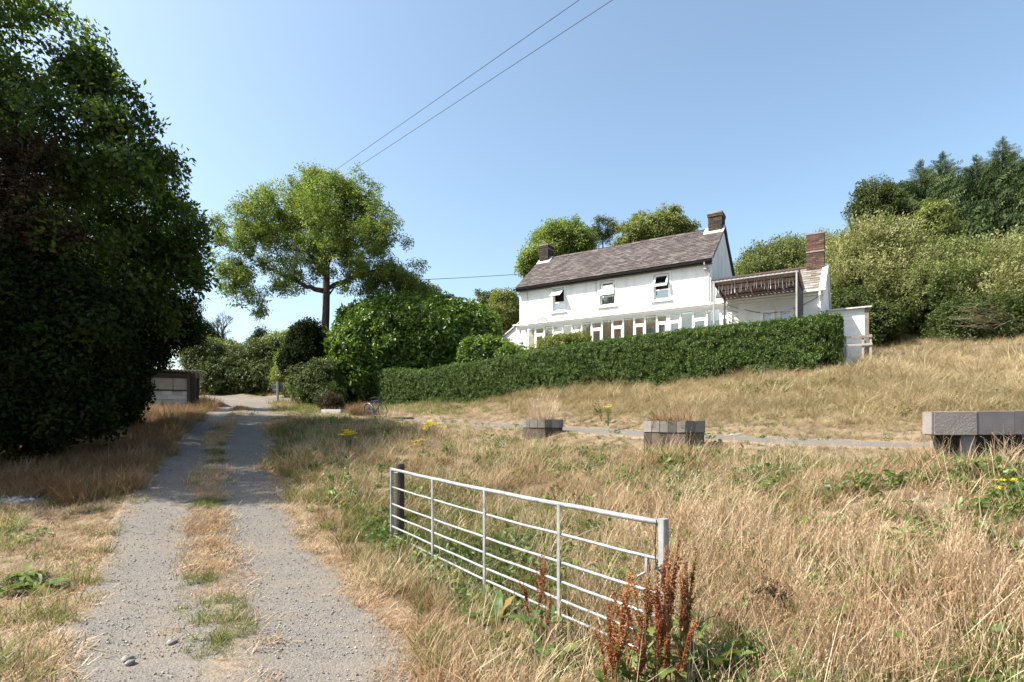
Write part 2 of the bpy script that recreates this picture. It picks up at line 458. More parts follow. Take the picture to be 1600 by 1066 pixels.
def gravel_mat(name, strip=True, warm=0.0):
    m, t, b = new_mat(name); N, L = t.nodes, t.links
    geo = N.new('ShaderNodeNewGeometry'); pos = geo.outputs['Position']
    v1 = N.new('ShaderNodeTexVoronoi'); v1.inputs['Scale'].default_value = 60; L.new(pos, v1.inputs['Vector'])
    v2 = N.new('ShaderNodeTexVoronoi'); v2.inputs['Scale'].default_value = 140; L.new(pos, v2.inputs['Vector'])
    n1 = N.new('ShaderNodeTexNoise'); n1.inputs['Scale'].default_value = 1.6; n1.inputs['Detail'].default_value = 9; n1.inputs['Roughness'].default_value = .7; L.new(pos, n1.inputs['Vector'])
    sep = N.new('ShaderNodeSeparateColor'); L.new(v1.outputs['Color'], sep.inputs[0])
    sep2 = N.new('ShaderNodeSeparateColor'); L.new(v2.outputs['Color'], sep2.inputs[0])
    mx0 = N.new('ShaderNodeMix'); mx0.inputs[0].default_value = .5; L.new(sep.outputs[0], mx0.inputs[2]); L.new(sep2.outputs[0], mx0.inputs[3])
    r1 = ramp(N, [(.1, (.088, .081, .074)), (.5, (.128, .118, .108)), (.9, (.18, .168, .153))]); L.new(mx0.outputs[0], r1.inputs['Fac'])
    # dusty earth between the stones
    r2 = ramp(N, [(.42, (0, 0, 0)), (.62, (1, 1, 1))]); L.new(n1.outputs['Fac'], r2.inputs['Fac'])
    mx = N.new('ShaderNodeMix'); mx.data_type = 'RGBA'; mx.inputs[7].default_value = (.175, .146, .112, 1)
    ml = N.new('ShaderNodeMath'); ml.operation = 'MULTIPLY'; ml.inputs[1].default_value = .6
    L.new(r2.outputs['Color'], ml.inputs[0]); L.new(ml.outputs[0], mx.inputs[0]); L.new(r1.outputs['Color'], mx.inputs[6])
    col = mx.outputs[2]
    if strip:                                     # bare straw-coloured earth on the crown and along both edges
        a = N.new('ShaderNodeAttribute'); a.attribute_name = 'earth'
        n3 = N.new('ShaderNodeTexNoise'); n3.inputs['Scale'].default_value = 4.5; n3.inputs['Detail'].default_value = 8; n3.inputs['Roughness'].default_value = .7; L.new(pos, n3.inputs['Vector'])
        ad = N.new('ShaderNodeMath'); ad.operation = 'ADD'; L.new(a.outputs['Fac'], ad.inputs[0]); L.new(n3.outputs['Fac'], ad.inputs[1])
        mr = N.new('ShaderNodeMapRange'); mr.inputs['From Min'].default_value = .85; mr.inputs['From Max'].default_value = 1.12; L.new(ad.outputs[0], mr.inputs['Value'])
        n4 = N.new('ShaderNodeTexNoise'); n4.inputs['Scale'].default_value = 22; n4.inputs['Detail'].default_value = 6; L.new(pos, n4.inputs['Vector'])
        r4 = ramp(N, [(.35, (.12, .085, .055)), (.5, (.20, .15, .10)), (.68, (.275, .215, .145))]); L.new(n4.outputs['Fac'], r4.inputs['Fac'])
        m2 = N.new('ShaderNodeMix'); m2.data_type = 'RGBA'; L.new(mr.outputs[0], m2.inputs[0]); L.new(col, m2.inputs[6]); L.new(r4.outputs['Color'], m2.inputs[7])
        col = m2.outputs[2]
    L.new(col, b.inputs['Base Color']); b.inputs['Roughness'].default_value = .93; b.inputs['Specular IOR Level'].default_value = .2
    ah = N.new('ShaderNodeMath'); ah.operation = 'ADD'; L.new(v1.outputs['Distance'], ah.inputs[0]); L.new(n1.outputs['Fac'], ah.inputs[1])
    bp = N.new('ShaderNodeBump'); bp.inputs['Strength'].default_value = .55; bp.inputs['Distance'].default_value = .012; bp.invert = True
    L.new(ah.outputs[0], bp.inputs['Height']); L.new(bp.outputs[0], b.inputs['Normal'])
    return m
M_DRIVE = gravel_mat('drive_gravel'); M_PATH = gravel_mat('path_gravel')

def strip_mesh(name, line, half, mat, nacross=28, crown=.5, edge=.22, widen=None):
    n = len(line)
    tn = np.gradient(line[:, :2], axis=0); tn /= np.linalg.norm(tn, axis=1, keepdims=True)
    nr = np.stack([tn[:, 1], -tn[:, 0]], 1)          # to the right of travel
    a = np.linspace(-1, 1, nacross)
    s = np.r_[0, np.cumsum(np.linalg.norm(np.diff(line[:, :2], axis=0), axis=1))]
    wl = half * (1 + .07 * wob(s, s * 0, .9, 2) + .05 * wob(s, s * 0 + 3, 3.1, 6) + .04 * rng.normal(0, 1, n)); wr = half * (1 + .07 * wob(s, s * 0 + 9, 1.0, 5) + .05 * wob(s, s * 0 + 5, 3.4, 8) + .04 * rng.normal(0, 1, n))
    if widen is not None: wl = wl + widen(s, line)[0]; wr = wr + widen(s, line)[1]
    off = np.where(a[None, :] < 0, a[None, :] * wl[:, None], a[None, :] * wr[:, None])
    X = line[:, 0:1] + nr[:, 0:1] * off; Y = line[:, 1:2] + nr[:, 1:2] * off
    Z = zt(X, Y) + .004 + .008 * wob(X, Y, 6.0, 3) - .06 * (np.abs(a[None, :]) > .97)
    me = grid_mesh(name, X[:, ::-1], Y[:, ::-1], Z[:, ::-1], mat)
    E = (np.exp(-((a[None, :] - .02) / .23) ** 2) * crown + sstep(.60, 1.0, np.abs(a[None, :])) * edge * 2.6 + 0 * X)[:, ::-1]
    at = me.attributes.new('earth', 'FLOAT', 'POINT'); at.data.foreach_set('value', E.astype(np.float32).ravel())
    return me
def _wid(s, line):                                # the drive opens into a yard past the shed
    g = sstep(24, 29, line[:, 1]); return g * .6, g * 2.4
drive = link_mesh('driveway', strip_mesh('driveway', dense(DRIVE, .18), 1.28, M_DRIVE, widen=_wid)); tag(drive, kind='structure')
path = link_mesh('side_path', strip_mesh('side_path', dense(TRACK, .2), 1.3, M_PATH, 20, .25, .35)); tag(path, kind='structure')
path.location.z = .004

# ---------------------------------------------------------------- the white house
HC = np.array([8.97, 24.9]); HXd = np.array([.841, -.541]); HYd = np.array([.541, .841]); HZ = 2.3
HRZ = math.atan2(-.541, .841)
def hx(px, ly):
    """local x along the front, and camera depth, where pixel column px meets the plane local y = ly"""
    k = (px - CX) / F; b = HC + HYd * ly
    lx = (k * b[1] - b[0]) / (HXd[0] - k * HXd[1])
    return lx, b[1] + lx * HXd[1]
def hz(py, Y): return (HY - py) / F * Y - HZ

M_WHITE = plain('white_render', (.80, .80, .785), .75, scale=1.9, bump=.6, bscale=9, detail=9, stretch=(1, 1, .35), cols=[(.27, (.52, .51, .47)), (.38, (.68, .675, .65)), (.5, (.77, .77, .755)), (.7, (.82, .82, .81))], spec=.2)
M_UPVC = plain('white_frame', (.82, .82, .81), .35, var=.02, spec=.5)
M_TAN = plain('beige_stone_wall', (.36, .27, .19), .85, scale=2.5, bump=.4, bscale=20, cols=[(.3, (.27, .2, .14)), (.5, (.38, .29, .2)), (.7, (.46, .37, .27))])  # brown beige stone seen behind the conservatory glass
M_SLATE = attr_mat('roof_slate', [(.15, (.044, .035, .033)), (.4, (.064, .052, .049)), (.6, (.082, .067, .063)), (.85, (.125, .107, .10))], .8, .4, 1.3, .5, 25)
M_SLATE2 = attr_mat('wing_slate', [(.15, (.13, .095, .068)), (.32, (.155, .132, .112)), (.6, (.175, .162, .148)), (.85, (.23, .215, .20))], .8, .35, 2.0, .5, 25)
M_BRICKD = attr_mat('sooty_brick', [(.2, (.022, .018, .015)), (.5, (.042, .031, .026)), (.8, (.075, .052, .042))], .9, .5, 5, .6, 30)
M_BRICKR = attr_mat('red_brick', [(.2, (.045, .03, .025)), (.5, (.085, .052, .042)), (.85, (.19, .092, .062))], .9, .5, 4, .6, 30)
M_MORTAR = plain('mortar', (.25, .22, .19), .95, scale=12, bump=.4)
M_LEADW = plain('pale_flashing', (.55, .53, .5), .8, scale=6, bump=.3)
M_BLACK = plain('black_gutter', (.018, .017, .017), .4, scale=8)
M_GREYM = plain('grey_steel', (.33, .33, .33), .55, metal=.3, scale=10, bump=.1)
M_DARKP = plain('dark_plastic', (.06, .055, .055), .5, scale=6)
M_GLASS = glass_mat('window_glass'); M_GLASSU = glass_mat('upper_window_glass', (.85, .9, .92), .22)
M_ROOM = plain('dim_room', (.16, .16, .17), .9, scale=1.5)
M_CURT_REFL = plain('curtain_and_reflection', (.55, .56, .56), .9, scale=3)
M_BLUE = plain('blue_blind', (.10, .22, .42), .8, scale=4)
def sheet_mat(name, col, trans):
    """translucent plastic roofing: part of the sunlight comes through"""
    m, t, b = new_mat(name); N, L = t.nodes, t.links
    b.inputs['Base Color'].default_value = (*col, 1); b.inputs['Roughness'].default_value = .5
    tc = N.new('ShaderNodeTexCoord'); n = N.new('ShaderNodeTexNoise'); n.inputs['Scale'].default_value = 4; n.inputs['Detail'].default_value = 6; L.new(tc.outputs['Object'], n.inputs['Vector'])
    r = ramp(N, [(.3, tuple(c * .8 for c in col)), (.65, col)]); L.new(n.outputs['Fac'], r.inputs['Fac']); L.new(r.outputs['Color'], b.inputs['Base Color'])
    tr = N.new('ShaderNodeBsdfTranslucent'); L.new(r.outputs['Color'], tr.inputs['Color'])
    ms = N.new('ShaderNodeMixShader'); ms.inputs[0].default_value = trans
    L.new(b.outputs[0], ms.inputs[1]); L.new(tr.outputs[0], ms.inputs[2]); L.new(ms.outputs[0], N['Material Output'].inputs['Surface'])
    return m
M_RUST = sheet_mat('brown_roof_sheet', (.28, .225, .21), .6)
M_OLDWOOD = attr_mat('old_wood', [(.2, (.14, .115, .095)), (.5, (.25, .22, .19)), (.8, (.36, .33, .30))], .85, .6, 6, .6, 40)
M_DARKWOOD = attr_mat('dark_wood', [(.2, (.028, .023, .018)), (.5, (.05, .042, .035)), (.8, (.085, .072, .06))], .85, .6, 8, .6, 40)

house = thing('white_house', 'long two storey white house with dark slate roof and glazed conservatory along its front', 'house', (HC[0], HC[1], HZ), HRZ)
L_, D_, EV, RG = 10.17, 5.0, 5.0, 7.0            # length, depth, eave and ridge above the ground
# windows of the upper floor (pixel columns and rows of their surrounds)
WIN = []
for (a, b_, t_, s_) in ((862.4, 883.0, 448.5, 488.3), (936.0, 962.4, 437.3, 479.5), (1019.5, 1047.5, 426.0, 470.3)):
    x0, Y0 = hx(a, 0); x1, Y1 = hx(b_, 0)
    WIN.append((x0 + .045, x1 - .045, hz(s_, (Y0 + Y1) / 2) + .08, hz(t_, (Y0 + Y1) / 2) - .05))
# front wall as strips round the openings
w = MB(); T = .3
def wall_front(mb, x0, x1, z0, z1, holes, y0=0.0, y1=T):
    xs = x0
    for (a, b_, c, d) in sorted(holes):
        mb.box(xs, a, y0, y1, z0, z1); mb.box(a, b_, y0, y1, z0, c); mb.box(a, b_, y0, y1, d, z1); xs = b_
    mb.box(xs, x1, y0, y1, z0, z1)
wall_front(w, -L_, 0, 2.9, EV, WIN)
w.box(-L_, 0, 0, T, -1.2, 2.9)
w.box(-L_, 0, D_ - T, D_, -1.2, EV)
for xa in (-L_, -T):                               # gable walls
    vs = []
    for x in (xa, xa + T):
        vs += [(x, T, -1.2), (x, D_ - T, -1.2), (x, D_ - T, EV), (x, D_ / 2, RG - .12), (x, T, EV)]
    w.add([Vector(v) for v in vs], [(4, 3, 2, 1, 0), (5, 6, 7, 8, 9)] + [(i, (i + 1) % 5, 5 + (i + 1) % 5, 5 + i) for i in range(5)])
    w.add([Vector(v) for v in [(xa, 0, EV), (xa + T, 0, EV), (xa + T, T, EV), (xa, T, EV), (xa, T, EV + .22), (xa + T, T, EV + .22)]], [(0, 3, 4), (1, 5, 2), (0, 4, 5, 1)])
    w.add([Vector(v) for v in [(xa, D_, EV), (xa + T, D_, EV), (xa + T, D_ - T, EV), (xa, D_ - T, EV), (xa, D_ - T, EV + .22), (xa + T, D_ - T, EV + .22)]], [(0, 4, 3), (1, 2, 5), (0, 1, 5, 4)])
w.box(-L_ + T, -T, T, D_ - T, 2.5, 2.6)           # upper floor
w.build('wall', M_WHITE, house)
lw = MB(); lw.box(-L_ + .6, -.05, -.02, -.004, 0, 2.6); lw.build('lower_wall', M_TAN, house)

def slates(mb, x0, x1, ye, ze, yr, zr, wid, expo, thick=.012, lap=.07):
    """courses of slates from eave (ye, ze) up to ridge (yr, zr)"""
    sl = math.hypot(yr - ye, zr - ze); dy, dz = (yr - ye) / sl, (zr - ze) / sl
    ny, nz = -dz * (1 if yr > ye else -1), abs(dy)
    if yr < ye: ny = dz
    rows = int(sl / expo)
    expo = sl / rows
    for r_ in range(rows):
        s0 = r_ * expo - (.03 if r_ == 0 else 0); s1 = (r_ + 1) * expo + lap
        x = x0 - (wid / 2 if r_ % 2 else 0)
        while x < x1:
            a = max(x, x0) + .004; b2 = min(x + wid, x1) - .004; x += wid
            if b2 - a < .03: continue
            h0 = thick * 1.6 + random.uniform(0, .012); j = random.uniform(-.012, .012); q = random.uniform(-.004, .004)
            vs = []
            for (s_, h) in ((s0 + j, h0), (s1, .004)):
                for xx, e in ((a, q), (b2, -q)):
                    for hh in (h + e, h + e + thick):
                        vs.append(Vector((xx, ye + dy * s_ + ny * hh, ze + dz * s_ + nz * hh)))
            mb.add(vs, [(0, 2, 3, 1), (1, 3, 7, 5), (4, 5, 7, 6), (0, 1, 5, 4), (2, 6, 7, 3)])
def roof_deck(x0, x1, ye, ze, yr, zr, yb, zb, t=.05):
    mb = MB()
    for (p, q) in (((ye, ze), (yr, zr)), ((yb, zb), (yr, zr))):
        mb.add([Vector((x, y, z - d)) for d in (0, t) for x in (x0, x1) for (y, z) in (p, q)],
               [(0, 2, 3, 1), (4, 5, 7, 6), (0, 1, 5, 4), (2, 6, 7, 3), (0, 4, 6, 2), (1, 3, 7, 5)])
    return mb
ov = .22; pit = (RG - EV) / (D_ / 2)
roof = roof_deck(-L_ - .12, .06, -ov, EV - ov * pit + .1, D_ / 2, RG + .1, D_ + ov, EV - ov * pit + .1).build('roof', M_DARKP, house)
sb = MB()
slates(sb, -L_ - .14, .08, -ov - .03, EV - ov * pit + .09, D_ / 2, RG + .105, .27, .19)
slates(sb, -L_ - .14, .08, D_ + ov + .03, EV - ov * pit + .09, D_ / 2, RG + .105, .5, .38)
so_ = sb.build('slates', M_SLATE, roof); so_['kind'] = 'stuff'
for k in range(22):                                # ridge tiles, each picked out along the skyline
    x0 = -L_ - .1 + k * (L_ + .12) / 22; x1 = x0 + (L_ + .12) / 22 - .012
    rt = MB(); h = RG + .15 + .03 * math.sin(k * .55) * .6
    rt.add([Vector((x, D_ / 2 + y, h + z)) for x in (x0, x1) for (y, z) in ((-.16, -.12), (-.07, -.015), (0, .012), (.07, -.015), (.16, -.12), (.1, -.12), (-.1, -.12))],
           [(i, (i + 1) % 7, 7 + (i + 1) % 7, 7 + i) for i in range(7)] + [tuple(range(6, -1, -1)), tuple(range(7, 14))])
    rt.build('ridge_tile', M_SLATE, roof)
# gutter, fascia and downpipe
gy = -ov - .08; gz = EV - ov * pit + .02
gt = MB()
pts = [(gy + .065 * math.cos(a), gz + .065 * math.sin(a)) for a in np.linspace(PI, 2 * PI, 9)] + [(gy + .055 * math.cos(a), gz + .055 * math.sin(a) + .004) for a in np.linspace(2 * PI, PI, 9)]
gt.add([Vector((x, y, z)) for x in (-L_ - .2, .1) for (y, z) in pts], [(i, (i + 1) % 18, 18 + (i + 1) % 18, 18 + i) for i in range(18)] + [tuple(range(17, -1, -1)), tuple(range(18, 36))])
gt.box(-L_ - .12, .05, -ov + .02, -ov + .045, EV - ov * pit - .09, EV - ov * pit + .05)
gt.box(-L_ - .12, .05, -ov + .05, -.004, EV - ov * pit - .09, EV - ov * pit - .075)
gt.build('gutter', M_BLACK, house)
dp = MB()
xd, _ = hx(1106.5, -.1)
dp.tube([(xd - .12, gy, gz - .05), (xd - .12, gy, gz - .16), (xd + .02, -.12, gz - .42), (xd + .05, -.09, gz - .55), (xd + .05, -.09, 3.02)], .035, 10)
dp.box(xd - .19, xd - .03, -.2, -.02, gz - .36, gz - .22)
dp.build('downpipe', M_GREYM, house)
for px in (824.6, 931.3):
    ln = MB(); xd, _ = hx(px, 0); ln.tube([(xd, -.018, 3.05), (xd, -.018, EV - .12)], .012, 6)
    ln.build('wall_cable', M_GREYM, house)
dv = MB(); xd, Yd = hx(847, 0)
dv.add([Vector((xd + .34 * math.cos(a), -.02 - d, 2.98 + .26 * math.sin(a))) for d in (0, .06) for a in np.linspace(0, PI, 9)], [tuple(range(9)), tuple(range(17, 8, -1))] + [(i, 9 + i, 9 + (i + 1) % 9, (i + 1) % 9) for i in range(9)])
dv.build('fan_light', M_GREYM, house)

def brick_stack(mb, mm, x0, x1, y0, y1, z0, z1, bl=.225, bh=.075, gap=.012):
    mm.box(x0 + .012, x1 - .012, y0 + .012, y1 - .012, z0, z1 - .01)
    rows = int((z1 - z0) / bh)
    for r_ in range(rows):
        za = z0 + r_ * bh + gap / 2; zb = za + bh - gap
        o = (bl / 2 if r_ % 2 else 0)
        for (lo, hi, ax) in ((x0, x1, 0), (y0, y1, 1)):
            p = lo - o
            while p < hi:
                a = max(p, lo) + (gap / 2 if p > lo else 0); b2 = min(p + bl, hi) - (gap / 2 if p + bl < hi else 0); p += bl
                if b2 - a < .03: continue
                for sd in (0, 1):
                    j = random.uniform(0, .006)
                    if ax == 0:
                        yy = (y0 - j, y0 + .05) if sd == 0 else (y1 - .05, y1 + j)
                        mb.box(a, b2, yy[0], yy[1], za, zb)
                    else:
                        xx = (x0 - j, x0 + .05) if sd == 0 else (x1 - .05, x1 + j)
                        mb.box(xx[0], xx[1], max(a, y0 + .052), min(b2, y1 - .052), za, zb)
def chimney(par, x0, x1, y0, y1, z0, z1, mat, label, cap=.18, flash=True):
    b_ = MB(); m_ = MB()
    brick_stack(b_, m_, x0, x1, y0, y1, z0, z1 - cap)
    brick_stack(b_, m_, x0 - .035, x1 + .035, y0 - .035, y1 + .035, z1 - cap + .001, z1)
    ch = b_.build('chimney', mat, par); ch['label'] = label
    m_.build('mortar', M_MORTAR, ch)
    cp = MB(); cp.box(x0 - .02, x1 + .02, y0 - .02, y1 + .02, z1 - .008, z1 + .035, jit=.008); cp.build('chimney_cap', M_MORTAR, ch)
    return ch
def flash_(par, x0, x1, yr, zr, dz):
    f = MB()
    f.add([Vector((x, y, z + d)) for d in (0, .045) for x in (x0, x1) for (y, z) in ((yr - .5, zr - .5 * dz), (yr, zr + .02), (yr + .5, zr - .5 * dz))],
          [(0, 1, 4, 3), (1, 2, 5, 4), (6, 9, 10, 7), (7, 10, 11, 8), (0, 3, 9, 6), (2, 8, 11, 5), (0, 6, 7, 1), (1, 7, 8, 2), (3, 4, 10, 9), (4, 5, 11, 10)])
    f.build('flashing', M_LEADW, par)
chimney(house, -.66, -.02, D_ / 2 - .36, D_ / 2 + .36, RG - .3, 7.78, M_BRICKD, 'sooty brick chimney stack')
flash_(house, -.86, .085, D_ / 2, RG + .15, pit)
chimney(house, -L_ + .02, -L_ + .58, D_ / 2 - .36, D_ / 2 + .36, RG - .3, 7.85, M_BRICKD, 'sooty brick chimney stack')
flash_(house, -L_ - .1, -L_ + .75, D_ / 2, RG + .15, pit)

def frame(mb, x0, x1, z0, z1, y0, y1, t, M=None):
    mb.box(x0, x0 + t, y0, y1, z0, z1, M); mb.box(x1 - t, x1, y0, y1, z0, z1, M)
    mb.box(x0 + t, x1 - t, y0 + .001, y1 - .001, z0, z0 + t, M); mb.box(x0 + t, x1 - t, y0 + .001, y1 - .001, z1 - t, z1, M)
for i, (x0, x1, z0, z1) in enumerate(WIN):
    sr = MB(); frame(sr, x0 - .09, x1 + .09, z0 - .09, z1 + .09, -.03, -.004, .09)
    sr.box(x0 - .14, x1 + .14, -.08, -.031, z0 - .115, z0 - .05)
    wn = sr.build('window', M_WHITE, house)
    fr = MB(); frame(fr, x0 + .003, x1 - .003, z0 + .003, z1 - .003, .08, .15, .07)
    zm = z0 + (z1 - z0) * .38; fr.box(x0 + .055, x1 - .055, .081, .149, zm - .03, zm + .03)
    fr.build('window_frame', M_UPVC, wn)
    pn = MB(); pn.box(x0 + .05, x1 - .05, .11, .116, z0 + .05, zm - .02); pn.build('pane', M_GLASSU, wn)
    ang = (R(50), R(14), R(30))[i]                 # top hung sash, opened by a different amount in each window
    Mx = Matrix.Translation((0, .075, z1 - .05)) @ Matrix.Rotation(-ang, 4, 'X') @ Matrix.Translation((0, -.0, -(z1 - .05)))
    s_ = MB(); frame(s_, x0 + .05, x1 - .05, zm + .03, z1 - .05, -.02, .025, .075, Mx)
    s_.build('sash', M_UPVC, wn)
    g_ = MB(); g_.box(x0 + .11, x1 - .11, 0, .006, zm + .09, z1 - .11, Mx); g_.build('pane', M_GLASSU if i else M_CURT_REFL, wn)  # first opened pane is opaque and pale: a white reflection put into its colour
    rm = MB(); rm.box(x0 - .3, x1 + .3, .9, .95, z0 - .3, z1 + .2); rm.box(x0 - .3, x1 + .3, .302, .9, z0 - .35, z0 - .3); rm.build('room_wall', M_ROOM, wn)
    if i == 1:
        c_ = MB()
        for q in range(14):
            xa = x0 + q * (x1 - x0) / 14; c_.box(xa, xa + (x1 - x0) / 14, .24 + .02 * (q % 2), .27 + .02 * (q % 2), z0, z1)
        c_.build('curtain', M_CURT_REFL, wn)

# conservatory along the front
CY = -1.2
cx0, _ = hx(806.5, CY); cx1 = .86
fz0, fz1 = 2.62, 2.72                              # fascia
cs = MB()
cs.box(cx0, cx1, CY + .02, CY + .16, -1.0, .62)
cs.box(cx0, cx0 + .1, CY + .161, -.03, -1.0, .62)
cs.box(cx0 - .01, cx1 + .01, CY - .01, CY + .13, fz0 - .16, fz0)
cons = cs.build('conservatory', M_UPVC, house)
rf = MB()
def slab(mb, x0, x1, y0, z0, y1, z1, t):
    mb.add([Vector((x, y, z + d)) for d in (0, t) for x in (x0, x1) for (y, z) in ((y0, z0), (y1, z1))], [(0, 1, 3, 2), (4, 6, 7, 5), (0, 4, 5, 1), (2, 3, 7, 6), (0, 2, 6, 4), (1, 5, 7, 3)])
slab(rf, cx0 - .05, cx1, CY - .14, fz0 + .002, -.03, fz1 + .26, .0)
rf.build('roof_sheet', sheet_mat('pale_roof_sheet', (.74, .73, .70), .75), cons)
gg = MB(); gg.tube([(cx0 - .08, CY - .17, fz0 + .03), (cx1, CY - .17, fz0 + .03)], .045, 10); gg.build('gutter', M_UPVC, cons)
ups = MB(); ups.box(cx0, cx0 + .07, CY, CY + .08, .622, fz0 - .161)
CAS = [(811, 822.5), (835.2, 851.3), (863.2, 880.2), (892.7, 909.8), (923, 941.4), (955.4, 974.6), (989.4, 1009), (1024.8, 1043.5), (1044.3, 1064.6), (1081.4, 1105.8), (1124.6, 1143)]
edges = []
for i, (a, b_) in enumerate(CAS):
    xa, _ = hx(a, CY); xb, _ = hx(b_, CY)
    wf = MB(); zt_ = 2.10; t = .075
    wf.box(xa, xa + t, CY + .0, CY + .09, .622, fz0 - .162); wf.box(xb - t, xb, CY, CY + .09, .622, fz0 - .162)
    wf.box(xa + t, xb - t, CY + .001, CY + .089, zt_ - .05, zt_ + .05); wf.box(xa + t, xb - t, CY + .001, CY + .089, fz0 - .22, fz0 - .163)
    wf.box(xa + t, xb - t, CY + .001, CY + .089, .623, .70)
    # opening light: an inner frame standing proud
    frame(wf, xa + t + .004, xb - t - .004, .703, zt_ - .053, CY - .018, CY + .05, .045)
    wf.build('window_frame', M_UPVC, cons)
    pn = MB(); pn.box(xa + t, xb - t, CY + .055, CY + .06, .7, zt_ - .05); pn.box(xa + t, xb - t, CY + .055, CY + .06, zt_ + .05, fz0 - .22)
    pn.build('pane', M_GLASS, cons)
    edges.append((xa, xb))
for (a, b_) in zip(edges[:-1], edges[1:]):
    if b_[0] - a[1] < .1: continue
    pn = MB(); pn.box(a[1] + .002, b_[0] - .002, CY + .03, CY + .036, .622, fz0 - .162); pn.build('pane', M_GLASS, cons)
bl = MB()                                           # pale blinds behind the right-hand panes
for (a, b_) in ((1010, 1026), (1064, 1082), (1084, 1103), (1106, 1125), (1126, 1142), (1027, 1042), (1046, 1063)):
    xa, _ = hx(a, CY + .3); xb, _ = hx(b_, CY + .3)
    bl.box(xa, xb, CY + .3, CY + .31, .5, 1.6 + .7 * random.random())
bl.build('blind', plain('grey_blind', (.42, .44, .46), .8, scale=4), cons)
fl = MB(); fl.box(cx0 + .1, cx1, CY + .165, -.03, -.1, 0.0); fl.build('floor', M_TAN, cons)

# single storey wing on the right
WX0, WX1, WY0, WY1, WE, WR = .9, 4.45, CY, 2.9, 2.74, 4.05
wg = MB()
wws = []
for (a, b_) in ((1192.5, 1206.5), (1219.5, 1236)):
    xa, Y0 = hx(a, WY0); xb, Y1 = hx(b_, WY0); wws.append((xa, xb, 1.35, hz(489.5 if a < 1200 else 487.5, (Y0 + Y1) / 2)))
wall_front(wg, WX0, WX1, -1.0, WE, wws, WY0, WY0 + .28)
wg.box(WX0, WX1, WY1 - .28, WY1, -1.0, WE)
ym = (WY0 + WY1) / 2
for xa in (WX0, WX1 - .28):
    vs = []
    for x in (xa, xa + .28):
        vs += [(x, WY0 + .28, -1), (x, WY1 - .28, -1), (x, WY1 - .28, WE), (x, WY1 - .28, WE + .12), (x, ym, WR - .02), (x, WY0 + .28, WE + .12)]
    wg.add([Vector(v) for v in vs], [(5, 4, 3, 2, 1, 0), (6, 7, 8, 9, 10, 11)] + [(i, (i + 1) % 6, 6 + (i + 1) % 6, 6 + i) for i in range(6)])
wg.build('wing_wall', M_WHITE, house)
lk = MB(); lk.box(.004, WX0 - .004, 0, 2.6, -1.0, 3.9); lk.build('link_wall', M_WHITE, house)
lr = MB(); lr.box(.004, 1.7, -.12, 2.8, 3.92, 4.02); slab(lr, .42, WX0, -1.15, 2.9, -.13, 3.88, .06); lr.build('link_roof', M_DARKP, house)
wp = (WR - WE) / (ym - WY0)
wr = roof_deck(WX0 + .0, WX1 + .0, WY0 - .15, WE - .15 * wp + .1, ym, WR + .1, WY1 + .15, WE - .15 * wp + .1).build('wing_roof', M_DARKP, house)
sb = MB()
slates(sb, WX0 - .02, WX1 - .13, WY0 - .17, WE - .15 * wp + .09, ym, WR + .105, .34, .24)
slates(sb, WX0 - .02, WX1 - .13, WY1 + .17, WE - .15 * wp + .09, ym, WR + .105, .5, .4)
q_ = sb.build('slates', M_SLATE2, wr); q_['kind'] = 'stuff'
vb = MB()                                           # white barge board along the wing's right verge
slab(vb, WX1 - .13, WX1 + .07, WY0 - .2, WE - .2 * wp + .06, ym, WR + .06, .13); slab(vb, WX1 - .13, WX1 + .07, WY1 + .2, WE - .2 * wp + .06, ym + .002, WR + .06, .13)
vb.build('barge_board', M_UPVC, wr)
rtg = MB(); rtg.tube([(WX0, ym, WR + .12), (WX1 - .6, ym, WR + .12)], .09, 8); rtg.build('ridge_tile', M_BRICKR, wr)
wgu = MB(); wgu.tube([(cx1 + .02, WY0 - .22, WE - .02), (WX1 + .08, WY0 - .22, WE - .02)], .055, 10); wgu.box(WX0, WX1, WY0 - .1, WY0 - .004, WE - .16, WE - .02); wgu.build('gutter', M_UPVC, house)
wdp = MB(); wdp.tube([(WX1 - .1, WY0 - .22, WE - .05), (WX1 - .1, WY0 - .22, WE - .2), (WX1 - .1, WY0 - .07, WE - .42), (WX1 - .1, WY0 - .07, -.9)], .04, 10); wdp.build('downpipe', M_UPVC, house)
chimney(house, WX1 - .72, WX1 - .08, ym - .3, ym + .3, WR - .25, 5.5, M_BRICKR, 'weathered red brick chimney stack', .0, False)
bnd = MB(); bnd.box(WX1 - .74, WX1 - .06, ym - .32, ym + .32, 4.74, 4.79); bnd.build('chimney_band', M_MORTAR, house)
for i, (xa, xb, za, zb) in enumerate(wws):
    f_ = MB(); frame(f_, xa + .003, xb - .003, za + .003, zb - .003, WY0 + .04, WY0 + .11, .05)
    f_.box(xa - .1, xb + .1, WY0 - .05, WY0 - .004, zb + .004, zb + .1); f_.box(xa - .1, xa, WY0 - .03, WY0 - .004, za, zb); f_.box(xb, xb + .1, WY0 - .03, WY0 - .004, za, zb)
    wn = f_.build('window', M_UPVC, house)
    g_ = MB(); g_.box(xa + .04, xb - .04, WY0 + .07, WY0 + .076, za + .04, zb - .04); g_.build('pane', M_GLASS, wn)
    g_ = MB(); g_.box(xa + .0, xb - .0, WY0 + .2, WY0 + .21, za, zb); g_.build('blind', M_BLUE, wn)
cb = MB()                                           # cable sagging along the wing front
ca = [(1.6, WY0 - .03, 2.35)]
for k in range(17):
    t = k / 16; ca.append((1.6 + 2.75 * t, WY0 - .04, 2.3 + .25 * t - 4 * .36 * t * (1 - t)))
cb.tube(ca[1:], .012, 6); cb.build('wall_cable', M_DARKP, house)
